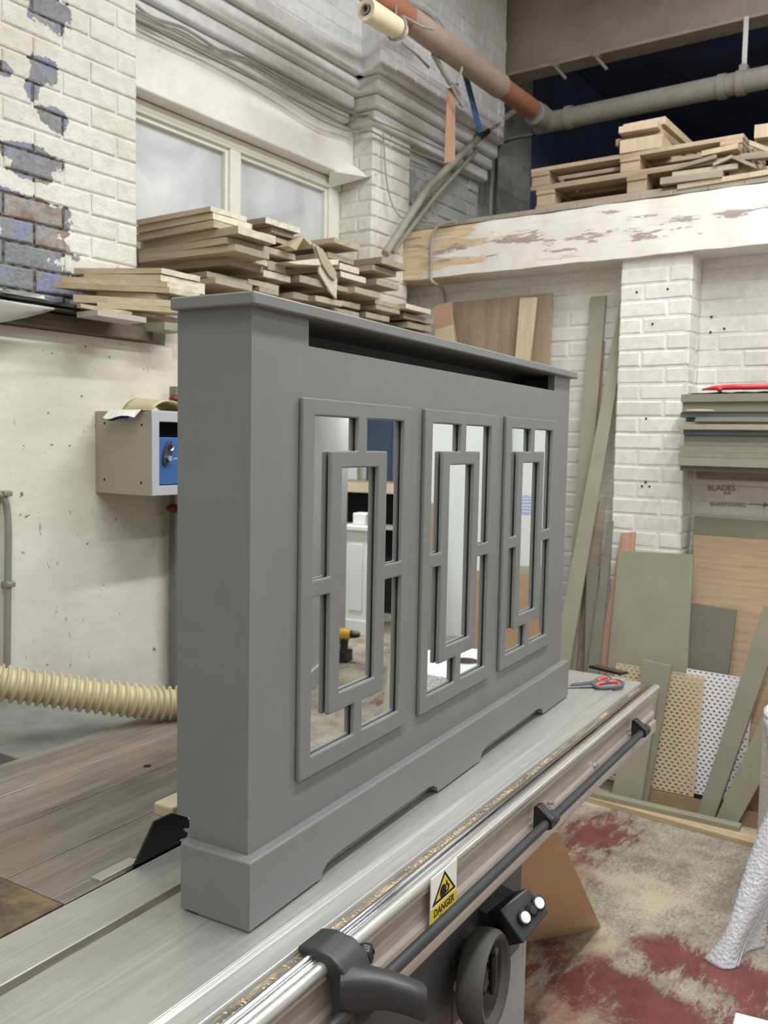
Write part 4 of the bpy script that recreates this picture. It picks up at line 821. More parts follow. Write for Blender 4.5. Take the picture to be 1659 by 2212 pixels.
# sash clamp standing at the wall end
cx_ = PYp(374, 900, 1.56).x
cl = WT('sash_clamp', 'steel sash clamp with dark red jaws standing beside the locker', 'clamp', (cx_, 1.56, 0.9))
cl.part(MB().box(cx_-0.004, cx_+0.008, 1.545, 1.575, 0.0005, PYp(374, 835, 1.56).z), 'bar', 'clamp_bar')
cl.part(MB().box(cx_+0.014, cx_+0.045, 1.55, 1.58, 0.0005, 1.70), 'rail', 'clamp_bar')
for zz_, w in ((PYp(372, 862, 1.56).z, 0.02), (PYp(372, 884, 1.56).z, 0.016), (PYp(371, 1098, 1.56).z, 0.03)):
    cl.part(MB().lathe([(0.004, -0.016), (w*0.6, -0.013), (w, -0.004), (w, 0.004), (w*0.6, 0.013), (0.004, 0.016)], (cx_, 1.552, zz_), (0, 0, 1), 8), 'jaw', 'clamp_red', bevel=0.001)
cl.part(MB().cyl((cx_, 1.552, PYp(372, 884, 1.56).z), (cx_, 1.552, PYp(372, 840, 1.56).z), 0.006, 12), 'screw', 'clamp_bar', smooth='auto')
# conduit with saddle clips
cp = [PYp(x, y, 1.578) for x, y in ((-26, 1068), (-8, 1066), (6, 1072), (14, 1090), (17, 1120), (18, 1160), (17, 1250), (16, 1340), (15, 1440), (14, 1560))]
cdt = WT('conduit', 'grey steel conduit bending down the white wall at the far left', 'conduit', (cp[-1].x, 1.58, 0.7))
cdt.part(MB().tube(cp+[Vector((cp[-1].x, 1.578, 0.0005))], 0.0105, 14), 'pipe', 'conduit', smooth='auto')
for px, py in ((12, 1066), (19, 1262)):
    p = PYp(px, py, 1.578); c_ = cdt.part(MB().box(p.x-0.014, p.x+0.014, 1.562, 1.599, p.z-0.008, p.z+0.008).box(p.x+0.013, p.x+0.026, 1.590, 1.599, p.z-0.008, p.z+0.008), 'saddle_clip', 'conduit', bevel=0.003)
    cdt.part(MB().cyl((p.x+0.020, 1.588, p.z), (p.x+0.020, 1.591, p.z), 0.0035, 10), 'clip_screw', 'bare_steel', parent=c_)
# marks on the wall are part of it
for px, py, w, h in ((120, 700, 1, 1),): pass
# ribbed hose
hp = [Vector((-0.05, 1.42, 0.055)), Vector((-0.05, 1.36, 0.40)), Vector((0.04, 1.22, 0.88)), PYp(-120, 1446, 1.06), PYp(0, 1474, 1.0), PYp(90, 1487, 0.96), PYp(180, 1500, 0.915), PYp(270, 1511, 0.865), PYp(380, 1518, 0.81), rotz((0.80, 0.62, 0.945), SA), rotz((0.82, 0.45, 0.965), SA), rotz((0.80, 0.345, 0.965), SA)]
def spline(pts, n):
    out = []
    for i in range(len(pts)-1):
        p0, p1, p2, p3 = pts[max(i-1, 0)], pts[i], pts[i+1], pts[min(i+2, len(pts)-1)]
        for k in range(n):
            t_ = k/n; out.append(0.5*((2*p1)+(p2-p0)*t_+(2*p0-5*p1+4*p2-p3)*t_*t_+(3*p1-p0-3*p2+p3)*t_**3))
    return out+[pts[-1]]
fine = spline(hp, 60); Ls = [0]
for a, b in zip(fine, fine[1:]): Ls.append(Ls[-1]+(b-a).length)
step = 0.0019; path, rad = [], []; i = 0; d_ = 0.0; pitch = 0.0196
while d_ < Ls[-1]:
    while Ls[i+1] < d_: i += 1
    path.append(fine[i].lerp(fine[i+1], (d_-Ls[i])/(Ls[i+1]-Ls[i]))); ph = (d_/pitch) % 1.0; rad.append(0.0335+0.0095*max(0.0, math.cos(2*math.pi*(ph-0.5)))**0.6); d_ += step
hz = min(p.z for p in path)-0.045
hs = WT('extraction_hose', 'ribbed cream dust extraction hose running to the saw guard', 'hose', (hp[5].x, hp[5].y, hz))
hs.part(MB().tube(path, rad, 28), 'hose', 'hose', smooth=True)
# ------------------------------------------------------------------ right wall: leaning boards, shelf of sheets, floor battens
def lean(xb, xt, zt):           # plane leaning on the right wall: x=xb at the floor, x=xt at height zt
    p = Vector((xb, 0, 0)); d_ = Vector((xt-xb, 0, zt)).normalized(); n = Vector((d_.z, 0, -d_.x)); return p, n
def board(name, px, pl, th, m, label, cat='board', drop=None, group=None, bev=0.0012):
    p, n = pl; pts = [PP(x, y, p, n) for x, y in px]
    if drop is not None:        # the last two corners are hidden: carry the sides down to the floor
        (bl, tl), (tr, br) = (pts[3], pts[0]), (pts[1], pts[2])
        f = lambda a, b: a+(b-a)*((a.z-drop)/(a.z-b.z)); pts[2], pts[3] = f(tr, br), f(tl, bl)
    o = MB().prism(pts, n*th).build(name, m, bevel=bev); return tag(o, label, cat, group)
GP = 'offcuts leaning on the right wall'
board('plywood_panel', ((978, 653), (1193, 632), (1186, 790), (992, 790)), lean(3.10, 3.235, 2.3), 0.012, 'brown_ply', 'brown plywood panel leaning behind the far end of the cover', drop=0.0)
board('pale_plank', ((1123, 644), (1159, 642), (1143, 782), (1112, 778)), lean(3.03, 3.19, 2.3), 0.018, 'pine', 'pale knotty pine plank leaning on the brown plywood panel', drop=0.0)
board('salmon_board', ((936, 662), (972, 652), (986, 742), (940, 742)), lean(3.02, 3.17, 2.3), 0.010, 'salmon_board', 'salmon coloured board at the end of the stacked offcuts', drop=0.0)
board('cream_board', ((938, 712), (976, 702), (990, 800), (940, 800)), lean(2.98, 3.14, 2.3), 0.008, 'paper_tan', 'small cream sheet in front of the salmon board', drop=0.0)
board('green_strip', ((1275.5, 641), (1308.7, 638), (1281, 985), (1249, 1000)), lean(2.97, 3.27, 2.3), 0.018, 'mdf_green', 'tall upright green strip right of the cover', drop=0.0, group=GP)
board('brown_strip', ((1297, 736), (1307, 736), (1279, 1090), (1262, 1090)), lean(3.04, 3.29, 2.2), 0.006, 'brown_ply', 'thin brown strip behind the tall upright green strip', drop=0.0, group=GP)
board('green_strip', ((1341, 641), (1364, 641), (1272, 1190), (1239, 1190)), lean(2.88, 3.27, 2.35), 0.012, 'mdf_green', 'tall green strip slanting down left from the brick pillar', drop=0.0, group=GP)
board('grey_strip', ((1288, 1085), (1306, 1080), (1276, 1440), (1243, 1440)), lean(2.99, 3.14, 1.2), 0.012, 'plank_grey', 'greyish brown strip standing below the slanting green strip', drop=0.0, group=GP)
board('green_strip', ((1267, 1226), (1293, 1226), (1284, 1450), (1262, 1450)), lean(2.93, 3.10, 1.2), 0.018, 'mdf_dark', 'short dark green upright strip left of the pink timber', drop=0.0, group=GP)
board('green_strip', ((1312, 1125), (1324, 1125), (1293, 1450), (1268, 1450)), lean(2.90, 3.10, 1.2), 0.014, 'mdf_dark', 'narrow dark green sliver next to the pink timber', drop=0.0, group=GP)
board('pink_timber', ((1342, 1151), (1371, 1149), (1337, 1445), (1288, 1445)), lean(3.03, 3.13, 1.25), 0.022, 'pink_timber', 'pinkish timber batten with a rounded end behind the green sheet', drop=0.0)
board('grey_board', ((1501, 1115), (1720, 1130), (1710, 1500), (1496, 1490)), lean(3.10, 3.285, 1.4), 0.018, 'mdf_green', 'grey green board showing above the oak veneered panel', drop=0.0)
board('oak_panel', ((1498, 1155), (1740, 1172), (1730, 1560), (1488, 1540)), lean(3.06, 3.25, 1.4), 0.012, 'oak_ply', 'large oak veneered panel leaning at the right edge', drop=0.0)
board('green_sheet', ((1494, 1303), (1590.6, 1317), (1573, 1454), (1480, 1440)), lean(3.03, 3.13, 1.0), 0.018, 'mdf_dark', 'dark green sheet between the oak panel and the white perforated sheet', drop=0.0)
board('green_sheet', ((1336, 1189), (1497, 1198), (1484, 1450), (1312, 1438)), lean(3.00, 3.11, 1.15), 0.018, 'mdf_green', 'large pale green sheet leaning at the middle of the boards', drop=0.0)
# perforated sheets: real diamond holes
def perforated(name, px, pl, m, label, pitch, cols=None):
    p, n = pl; q = [PP(x, y, p, n) for x, y in px]; A, B, C_, D_ = q
    nu = max(2, int((B-A).length/pitch[0])); nv = max(2, int((D_-A).length/pitch[1])); mb = MB(); th = n*0.004
    P2 = lambda u, v: (A*(1-u)+B*u)*(1-v)+(D_*(1-u)+C_*u)*v
    for j in range(nv):
        for i in range(nu):
            sh = 0.5 if j % 2 else 0.0
            u0, u1, v0, v1 = (i+sh)/nu, (i+1+sh)/nu, j/nv, (j+1)/nv
            u0, u1 = min(u0, 1), min(u1, 1)
            if u1-u0 < 0.3/nu: continue
            if i == 0 and sh: mb.add([P2(0, v0), P2(u0, v0), P2(u0, v1), P2(0, v1)], [(0, 1, 2, 3)])
            uc, vc = (u0+u1)/2, (v0+v1)/2; hu, hv = 0.34*(u1-u0), 0.30*(v1-v0)
            if u1-u0 < 0.9/nu: mb.add([P2(u0, v0), P2(u1, v0), P2(u1, v1), P2(u0, v1)], [(0, 1, 2, 3)]); continue
            mb.add([P2(u0, v0), P2(u1, v0), P2(u1, v1), P2(u0, v1), P2(uc, vc-hv), P2(uc+hu, vc), P2(uc, vc+hv), P2(uc-hu, vc)],
                   [(0, 1, 4), (1, 5, 4), (1, 2, 5), (2, 6, 5), (2, 3, 6), (3, 7, 6), (3, 0, 7), (0, 4, 7)])
    o = mb.build(name, m); s_ = o.modifiers.new('solid', 'SOLIDIFY'); s_.thickness = 0.004; s_.offset = 0; return tag(o, label, 'panel')
perforated('perforated_panel', ((1484, 1444), (1632, 1468), (1602, 1735), (1462, 1705)), lean(2.99, 3.05, 0.75), 'perf_white', 'white sheet perforated with diamond holes', (0.0235, 0.0155))
perforated('perforated_panel', ((1332, 1432), (1521, 1461), (1498, 1722), (1296, 1678)), lean(2.965, 3.03, 0.75), 'perf_tan', 'tan hardboard sheet perforated with diamond holes', (0.0235, 0.0155))
PB_, NB_ = lean(2.715, 2.93, 0.75)
board('green_strip', ((1388, 1425), (1450, 1438), (1398, 1733), (1336, 1722)), lean(2.925, 3.00, 0.75), 0.018, 'mdf_green', 'green strip leaning over the tan perforated sheet', drop=0.0, group=GP)
board('green_strip', ((1372, 1488), (1420, 1497), (1386, 1729), (1321, 1713)), lean(2.90, 2.965, 0.75), 0.012, 'mdf_green', 'shorter green strip in front, nearest the saw table end', drop=0.0, group=GP)
board('green_strip', ((1650, 1308), (1700, 1318), (1544, 1765), (1506, 1757)), lean(2.925, 3.03, 1.1), 0.018, 'mdf_green', 'long green strip slanting across the white perforated sheet', drop=0.0, group=GP)
board('green_strip', ((1668, 1500), (1740, 1512), (1596, 1775), (1553, 1752)), lean(2.93, 2.99, 0.9), 0.022, 'mdf_green', 'short thick green strip slanting beside the bubble wrap', drop=0.0, group=GP)
board('hardboard_strip', ((1397, 1703), (1516, 1729), (1514, 1757), (1395, 1731)), lean(2.955, 2.965, 0.12), 0.006, 'hardboard_dull', 'brown hardboard strip along the floor under the tan perforated sheet', drop=0.0)
board('hardboard_strip', ((1600, 1748), (1700, 1772), (1700, 1806), (1600, 1780)), lean(2.965, 2.975, 0.12), 0.006, 'hardboard_dull', 'brown hardboard strip along the floor beside the bubble wrap', drop=0.0)
# scrap crumpled sheet at the foot of the white panel
# battens on the floor
def floor_batten(a, b, w, h, m, name, label):
    A, B = PZp(*a, 0.0), PZp(*b, 0.0); d_ = (B-A).normalized(); n = Vector((-d_.y, d_.x, 0))
    if n.x < 0: n = -n
    o = MB().prism([A, B, B+n*w, A+n*w], (0, 0, h)).build(name, m, bevel=0.0015); return tag(o, label, 'batten')
floor_batten((1250, 1727.5), (1700, 1852), 0.075, 0.022, 'floor_batten', 'floor_batten', 'bare timber batten lying on the floor in front of the boards')
def batten_on(a, b, z0, w, h, m, name, label):
    A, B = PZp(*a, z0), PZp(*b, z0); d_ = (B-A).normalized(); n = Vector((-d_.y, d_.x, 0))
    if n.x < 0: n = -n
    o = MB().prism([A, B, B+n*w, A+n*w], (0, 0, h)).build(name, m, bevel=0.0015); return tag(o, label, 'batten')
batten_on((1262, 1718.5), (1597, 1797), 0.0225, 0.045, 0.020, 'mdf_green', 'floor_batten', 'green batten lying on top of the bare timber batten')
# shelf with a pile of sheets
YS0 = PXp(1470, 900, 3.02).y
sh = WT('wall_shelf', 'dark shelf board on a batten under the pile of green sheets', 'shelf', (3.15, -0.3, PXp(1480, 1010, 3.0).z))
zsh = PXp(1480, 1006, 3.0).z
sh.part(MB().box(3.03, XR-0.001, -0.28, YS0-0.005, zsh-0.022, zsh), 'shelf_board', 'mdf_dark')
sh.part(MB().box(3.20, XR-0.001, -0.28, YS0-0.03, zsh-0.062, zsh-0.0225), 'batten', 'plank_grey')
SHL = [ # top y, bottom y (px at x=1480), left px, front x, material, right px
 (1517/3.457+560-17, 1003, 1465, 3.00, 'mdf_shelf'), (None, 987, 1465, 3.00, 'mdf_shelf'), (None, 976, 1469, 3.01, 'mdf_shelf'), (None, 962, 1477, 3.02, 'mdf_shelf'), (None, 952, 1478, 3.02, 'mdf_dark'), (None, 938, 1476, 3.01, 'mdf_teal'),
 (None, 927, 1465, 2.99, 'mdf_edge'), (None, 915, 1479, 3.02, 'mdf_shelf'), (None, 910, 1502, 3.00, 'mdf_shelf'), (None, 900, 1470, 3.03, 'mdf_teal'), (None, 884, 1474, 3.02, 'mdf_shelf'), (None, 867, 1471, 3.00, 'mdf_shelf')]
ztops = [987.5, 976.5, 962.5, 952.5, 939, 928, 916, 911, 901, 890, 869, 851.5]
wl = ['bottom sheet of the pile on the wall shelf', 'second sheet from the bottom on the wall shelf', 'third sheet from the bottom on the wall shelf', 'fourth sheet from the bottom on the wall shelf', 'dark sheet fifth from the bottom on the wall shelf', 'teal shaded sheet sixth from the bottom on the wall shelf',
      'pale sheet sticking out furthest from the shelf pile', 'sheet just above the one sticking out of the shelf pile', 'sheet set back to the right in the shelf pile', 'teal dark sheet under the pencil in the shelf pile', 'second sheet from the top of the shelf pile', 'top sheet of the shelf pile under the red lever']
zp = zsh+0.0005
for k, ((_, yb, xl, xf, m_), yt) in enumerate(zip(SHL, ztops)):
    z1 = PXp(1480, yt, xf).z; yl = PXp(xl, (yb+yt)/2, xf).y
    o = MB().box(xf, XR-0.006, -0.27-0.006*(k % 3), yl, zp, max(z1-0.0008, zp+0.004)).build('mdf_sheet', m_, bevel=0.001); tag(o, wl[k], 'sheet', 'sheets piled on the wall shelf'); zp = max(z1-0.0008, zp+0.004)+0.0006
# red lever, ball and rag on the pile
rg = MB(); rows = []
for i in range(8):
    x = 3.01+i*0.03
    rows.append([(x, YS0-0.025-k*0.035, zp+0.002+0.006*abs(math.sin(k*1.9+i*0.8))*(0.4 if k < 3 else 1)) for k in range(15)])
rg.grid(rows); o = rg.build('black_bag', 'dark_sheet', smooth=True); o.modifiers.new('solid', 'SOLIDIFY').thickness = 0.001; tag(o, 'crumpled dark sheet under the red lever on the shelf pile', 'bag')
lv = WT('red_lever', 'red tapered lever with a round knob lying on the shelf pile', 'lever', (3.05, YS0-0.2, zp))
zl = zp+0.028
lv.part(MB().tube([(3.06, YS0-0.075, zl-0.006), (3.06, YS0-0.12, zl), (3.06, YS0-0.2, zl+0.003), (3.06, YS0-0.42, zl+0.003)], [0.003, 0.010, 0.0125, 0.013], 14), 'arm', 'red_gloss', smooth=True)
b_ = PXp(1555, 836, 3.035)
lv.part(MB().lathe([(0.0001, -0.013), (0.0065, -0.0113), (0.0113, -0.0065), (0.013, 0), (0.0113, 0.0065), (0.0065, 0.0113), (0.0001, 0.013)], (3.035, b_.y, zp+0.022), (0, 0, 1), 18), 'ball_knob', 'red_gloss', smooth=True)
pc = PXp(1510, 887, 3.0)
tag(MB().tube([(2.996, pc.y+0.05, pc.z+0.001), (2.998, pc.y, pc.z), (3.0, pc.y-0.06, pc.z)], [0.003, 0.006, 0.003], 8).build('wood_splinter', 'pine', smooth='auto'), 'small wooden splinter wedged between sheets on the shelf', 'splinter')
# hardboard panel leaning on the saw
A, B = PZp(1126, 2036, 0.002), PZp(1298, 2001, 0.002); T1 = PYp(1206, 1797, rotz((1.2, -0.13, 0), SA).y-0.005)
nn = (B-A).cross(T1-A).normalized(); dirv = (T1-B)
o = MB().prism([A, B, B+dirv, A+dirv*0.98+(A-B)*0.0], nn*0.004 if nn.y > 0 else -nn*0.004).build('hardboard_sheet', 'hardboard'); tag(o, 'tan hardboard panel leaning against the saw behind the control box', 'panel')
# bubble wrap
RC, RR_, RH = Vector((2.34, -0.485, 0)), 0.245, 0.70
br_ = WT('bubble_wrap_roll', 'big standing roll of bubble wrap at the right edge', 'bubble wrap', RC)
br_.part(MB().lathe([(0.045, 0.004), (RR_-0.006, 0.0), (RR_, 0.006), (RR_, RH-0.008), (RR_-0.008, RH)], RC, (0, 0, 1), 56), 'roll', 'bubble_roll', smooth='auto')
br_.part(MB().lathe([(RR_-0.008, RH), (RR_*0.75, RH+0.004), (RR_*0.5, RH-0.002), (0.060, RH+0.003), (0.056, RH-0.002)], RC, (0, 0, 1), 56), 'roll_end', 'bubble_end', smooth=True)
br_.part(MB().lathe([(0.056, RH-0.002), (0.050, RH+0.004), (0.047, RH-0.01), (0.047, 0.05), (0.0001, 0.05)], RC, (0, 0, 1), 28), 'core', 'card_core', smooth='auto')
def bz(a, b, c, t_): return a*(1-t_)**2+b*2*t_*(1-t_)+c*t_*t_
f0, f1, f2 = PZp(1519, 2070, 0.003), PZp(1560, 2105, 0.003), PZp(1592, 2090, 0.003)
m_ = MB(); rows = []
e = [PP(px, py, (1.95, -0.22, 0), Vector((0.85, 0.5, 0)).normalized()) for px, py in ((1567, 2010), (1602, 1900), (1640, 1800), (1672, 1700))]
left = [f0, PP(1566, 2012, (1.88, -0.2, 0), Vector((1, 0.1, 0.0))), PP(1602, 1900, (1.96, -0.2, 0), Vector((1, 0.1, 0))), PP(1636, 1800, (2.03, -0.2, 0), Vector((1, 0.1, 0))), PP(1664, 1715, (2.08, -0.2, 0), Vector((1, 0.1, 0))), Vector((2.16, -0.27, 0.70))]
right = [PZp(1592, 2090, 0.003), PP(1612, 2030, (1.93, -0.3, 0), Vector((1, 0.1, 0))), PP(1650, 1960, (1.98, -0.3, 0), Vector((1, 0.1, 0))), PP(1690, 1860, (2.04, -0.3, 0), Vector((1, 0.1, 0))), PP(1720, 1760, (2.08, -0.3, 0), Vector((1, 0.1, 0))), Vector((2.10, -0.44, 0.70))]
Lf, Rf = spline(left, 6), spline(right, 6)
for a, b in zip(Lf, Rf): rows.append([a.lerp(b, k/10)+Vector((-0.03*math.sin(math.pi*k/10), -0.012*math.sin(math.pi*k/10), 0)) for k in range(11)])
br_.part(m_.grid(rows), 'loose_tail', 'bubble_wrap', smooth=True).modifiers.new('solid', 'SOLIDIFY').thickness = 0.003
m_ = MB(); g1 = PZp(1650, 2046, 0.003); rows = []
for k, p in enumerate(Rf[:20]):
    e_ = Vector((g1.x+0.02*k/20, g1.y-0.01*k/20, p.z)); rows.append([p.lerp(e_, h/6)+Vector((0.012*math.sin(math.pi*h/6), 0.02*math.sin(math.pi*h/6), 0)) for h in range(7)])
br_.part(m_.grid(rows), 'folded_flap', 'bubble_wrap', smooth=True).modifiers.new('solid', 'SOLIDIFY').thickness = 0.003
# white block at the lower right corner
p = PZp(1589, 2186, 0.06); q = PZp(1700, 2214, 0.06); r_ = PZp(1578, 2230, 0.06)
o = MB().prism([p, q, q+(r_-p)*4, p+(r_-p)*4], (0, 0, -0.0595)).build('white_block', 'foam_white', bevel=0.003); tag(o, 'white board end poking into the lower right corner', 'block')
# scissors on the table
sc = WT('scissors', 'scissors with red and grey handles on the far table end', 'scissors', PZp(1290, 1478, HT))
zt_ = HT-0.0046+0.001
def loop(px, r1, r2, m_, inner, zoff):
    pts = [PZp(x, y, zt_+zoff) for x, y in px]; pts = spline(pts+[pts[0]], 5); sc.part(MB().tube(pts, r1, 8, caps=False), 'handle', m_, smooth=True)
    c_ = sum(pts, Vector())/len(pts); sc.part(MB().tube([c_+(p-c_)*r2 for p in pts], 0.0035, 8, caps=False), 'handle_lining', inner, smooth=True)
loop(((1280, 1479), (1300, 1473), (1330, 1470), (1345, 1476), (1340, 1482), (1318, 1485), (1292, 1485)), 0.0055, 0.78, 'scissor_grey', 'scissor_red', 0.006)
loop(((1286, 1470), (1296, 1464), (1310, 1462), (1319, 1466), (1316, 1471), (1300, 1473)), 0.0045, 0.74, 'scissor_grey', 'scissor_red', 0.007)
bp = [PZp(x, y, zt_+0.003) for x, y in ((1284, 1476), (1283, 1484), (1225, 1485), (1224, 1483))]; sc.part(MB().prism(bp, (0, 0, 0.003)), 'blade', 'bare_steel')
bp = [PZp(x, y, zt_+0.0065) for x, y in ((1300, 1470), (1296, 1476), (1232, 1482), (1232, 1479))]; sc.part(MB().prism(bp, (0, 0, 0.003)), 'blade', 'scissor_grey')
pv = PZp(1283, 1477, zt_); sc.part(MB().cyl(pv, pv+Vector((0, 0, 0.011)), 0.004, 12), 'pivot', 'bare_steel', smooth='auto')
# black strip lying at the far table edge
p = [PZp(x, y, zt_) for x, y in ((1272, 1443), (1290, 1441), (1356, 1456), (1340, 1459))]
tag(MB().prism(p, (0, 0, 0.008)).build('black_strip', 'black_gloss'), 'thin black plastic strip on the far edge of the saw table', 'strip')
# ------------------------------------------------------------------ loft: pallets, offcuts, pipes, girder, poles, cables
ZD = bt+0.0245
def pallet(x0, y1, z0, ln, dp, h, label):   # front face at x0, left end at y1, running to smaller y
    pa = WT('pallet', label, 'pallet', (x0+dp/2, y1-ln/2, z0), group='pallets on the loft edge'); tb_, bb_ = 0.020, 0.020; bh = h-tb_*2-bb_
    for yc in (y1-0.05, y1-ln/2, y1-ln+0.05):
        for xc in (x0+0.05, x0+dp/2, x0+dp-0.05): pa.part(MB().box(xc-0.045, xc+0.045, yc-0.045, yc+0.045, z0+bb_+0.0003, z0+bb_+bh), 'block', 'pallet_wood', bevel=0.002)
    for xc in (x0+0.05, x0+dp/2, x0+dp-0.05): pa.part(MB().box(xc-0.047, xc+0.047, y1-ln, y1, z0, z0+bb_), 'bottom_board', 'pallet_wood', bevel=0.002)
    for yc in (y1-0.05, y1-ln/2, y1-ln+0.05): pa.part(MB().box(x0, x0+dp, yc-0.047, yc+0.047, z0+bb_+bh+0.0003, z0+bb_+bh+tb_-0.0003), 'stringer', 'pallet_wood', bevel=0.002)
    for k in range(5):
        xc = x0+0.05+k*(dp-0.1)/4; pa.part(MB().box(xc-0.047, xc+0.047, y1-ln, y1, z0+bb_+bh+tb_, z0+h), 'top_board', 'pallet_wood', bevel=0.002)
    return z0+h
yl1 = PXp(1156, 440, 3.16).y
z1 = pallet(3.16, yl1, ZD+0.0005, 1.0, 0.8, 0.112, 'lower wooden pallet on the loft edge')
z1 = pallet(3.21, PXp(1146, 380, 3.21).y, z1+0.0005, 1.0, 0.8, 0.105, 'upper wooden pallet on the loft edge, planks resting on it')
def offcut(px0, px1, xf, z0, h, dp, m, label, name='loft_plank', yaw=0, grp='planks on the pallets'):
    y1, y0 = PXp(px0, 300, xf).y, PXp(px1, 300, xf).y; c_ = Vector((xf+dp/2, (y0+y1)/2, z0)); mb = MB().obox((0, 0, h/2), dp, y1-y0, h, Matrix.Rotation(yaw, 3, 'Z'))
    o = mb.build(name, m, origin=False, bevel=0.0015); o.location = c_; tag(o, label, 'plank', grp); return z0+h
zc = z1+0.0006
zc = offcut(1336, 1425, 3.21, zc, 0.060, 0.55, 'pine', 'thick bottom plank of the bundle on the pallets', yaw=0.03)+0.0005
zc = offcut(1334, 1440, 3.27, zc, 0.032, 0.55, 'pallet_wood', 'wide third plank of the bundle on the pallets', yaw=-0.04)+0.0005
zc = offcut(1330, 1412, 3.21, zc, 0.030, 0.55, 'pine', 'narrow second plank of the bundle on the pallets', yaw=0.05)+0.0005
zc = offcut(1347, 1438, 3.28, zc, 0.034, 0.55, 'pine', 'top plank of the bundle on the pallets', yaw=-0.02)+0.0005
zq = ZD+0.0005
GS = 'scrap pieces at the loft edge'
def scrap(px0, py0, px1, py1, xf, th, dp, m, label):
    dp = min(dp, 3.158-xf) if xf < 3.15 else min(dp, 0.058)
    a, b = PXp(px0, py0, xf), PXp(px1, py1, xf); d_ = (b-a); o = MB().prism([a, b, b-Vector((0, 0, th)), a-Vector((0, 0, th))], (dp, 0, 0)).build('scrap_wood', m, bevel=0.001); tag(o, label, 'offcut', GS)
scrap(1463, 398, 1680, 362, 3.125, 0.022, 0.10, 'pine', 'long pale strip lying along the loft edge at the right')
scrap(1426, 384, 1560, 366, 3.115, 0.030, 0.12, 'plank_grey', 'grey scrap block left of the long pale strip')
scrap(1452, 372, 1594, 352, 3.13, 0.022, 0.13, 'mdf_edge', 'olive scrap lying on the grey scrap block')
scrap(1454, 360, 1547, 333, 3.14, 0.016, 0.10, 'plank_grey', 'scrap tilted up against the right pallet block')
scrap(1515, 326, 1594, 309, 3.15, 0.022, 0.12, 'pine', 'pale short board under the upper pallet end')
scrap(1540, 352, 1580, 334, 3.12, 0.014, 0.08, 'mdf_edge', 'small olive wedge in the scrap heap')
scrap(1580, 334, 1632, 356, 3.118, 0.014, 0.08, 'plank_grey', 'small grey piece sloping down right in the scrap heap')
scrap(1600, 332, 1690, 322, 3.13, 0.026, 0.14, 'plank_grey', 'broad grey scrap at the right edge of the heap')
scrap(1618, 302, 1690, 330, 3.14, 0.020, 0.10, 'pine', 'reddish strip sloping at the right edge of the loft')
scrap(1630, 270, 1690, 262, 3.16, 0.055, 0.30, 'pine', 'end of a thick plank at the upper right edge')
scrap(1630, 300, 1700, 300, 3.20, 0.075, 0.28, 'pallet_wood', 'thick block carrying the plank at the upper right edge')
# steel girder
gx_ = 4.0; gz_ = PXp(1370, 99, gx_).z
gd = WT('steel_girder', 'dull brown steel girder across the top right', 'girder', (gx_, 0, gz_), kind=None)
gyl = 1.815
gd.part(MB().box(gx_+0.055, gx_+0.075, -2.2, gyl, gz_+0.022, 4.395), 'web', 'steel_girder')
gd.part(MB().box(gx_-0.0, gx_+0.14, -2.2, gyl, gz_, gz_+0.022), 'flange', 'steel_girder', bevel=0.004)
for px, py in ((1200, 128), (1288, 108)):
    p = PXp(px, py, gx_); c_ = gd.part(MB().box(gx_-0.012, gx_+0.03, p.y-0.02, p.y+0.02, gz_-0.012, gz_+0.03), 'flange_clip', 'pipe_grey', bevel=0.003)
    gd.part(MB().cyl((gx_, p.y, gz_-0.012), (gx_+0.02, p.y-0.06, gz_-0.085), 0.009, 10), 'clip_rod', 'pipe_grey', parent=c_, smooth='auto')
# pipes
PYY = PXp(1178, 258, 4.0).y; PZZ = PXp(1178, 258, 4.0).z
def pipe_pt(px, py): return PYp(px, py, PYY)
pA, pB = pipe_pt(860, 30), pipe_pt(1165, 238)
xA, xB = pA.x, 3.80
pp_ = WT('drain_pipe', 'orange clay pipe coated with dust running along the upper left wall', 'pipe', ((xA+xB)/2, PYY, PZZ))
xj = pipe_pt(1080, 180).x
pp_.part(MB().tube([(xA-0.7, PYY, PZZ), (xj-0.9, PYY, PZZ)], 0.055, 24), 'orange_length', 'pipe_orange', smooth='auto')
pp_.part(MB().tube([(xj-0.9, PYY, PZZ), (xj-0.6, PYY, PZZ), (xj, PYY, PZZ)], [0.0555, 0.060, 0.062], 24), 'dusty_length', 'pipe_dusty', smooth='auto')
pp_.part(MB().tube([(xj+0.002, PYY, PZZ), (xB, PYY, PZZ)], [0.053, 0.055], 24), 'orange_length', 'pipe_orange', smooth='auto')
gpz = PZZ-0.02
gp_ = WT('grey_pipe', 'grey dusty plastic pipe crossing above the pallets', 'pipe', (4.0, 0, gpz-0.06))
gp_.part(MB().tube([(4.0, PYY+0.06, gpz), (4.0, -2.2, gpz+0.02)], 0.055, 26), 'pipe_length', 'pipe_grey', smooth='auto')
gp_.part(MB().lathe([(0.0001, 0.0), (0.058, 0.0), (0.066, 0.008), (0.066, 0.07), (0.059, 0.075), (0.059, 0.16)], (3.84, PYY, gpz+0.01), (1, -0.1, 0), 30), 'end_cap', 'pipe_grey', smooth='auto')
for px in (1232, 1560, 1600):
    p = PXp(px, 200, 4.0); gp_.part(MB().lathe([(0.056, -0.02), (0.0625, -0.02), (0.0625, 0.02), (0.056, 0.02)], (4.0, p.y, gpz+0.004), (0, 1, 0), 26), 'coupling', 'pipe_grey', smooth='auto')
p = PXp(1609, 130, 4.0)
gp_.part(MB().box(3.99, 3.994, p.y-0.012, p.y+0.012, gpz+0.05, gz_+0.01), 'hanger_strap', 'bare_steel'); gp_.part(MB().box(3.965, 4.03, p.y-0.02, p.y+0.02, gpz+0.05, gpz+0.085), 'hanger_clip', 'pipe_grey', bevel=0.003)
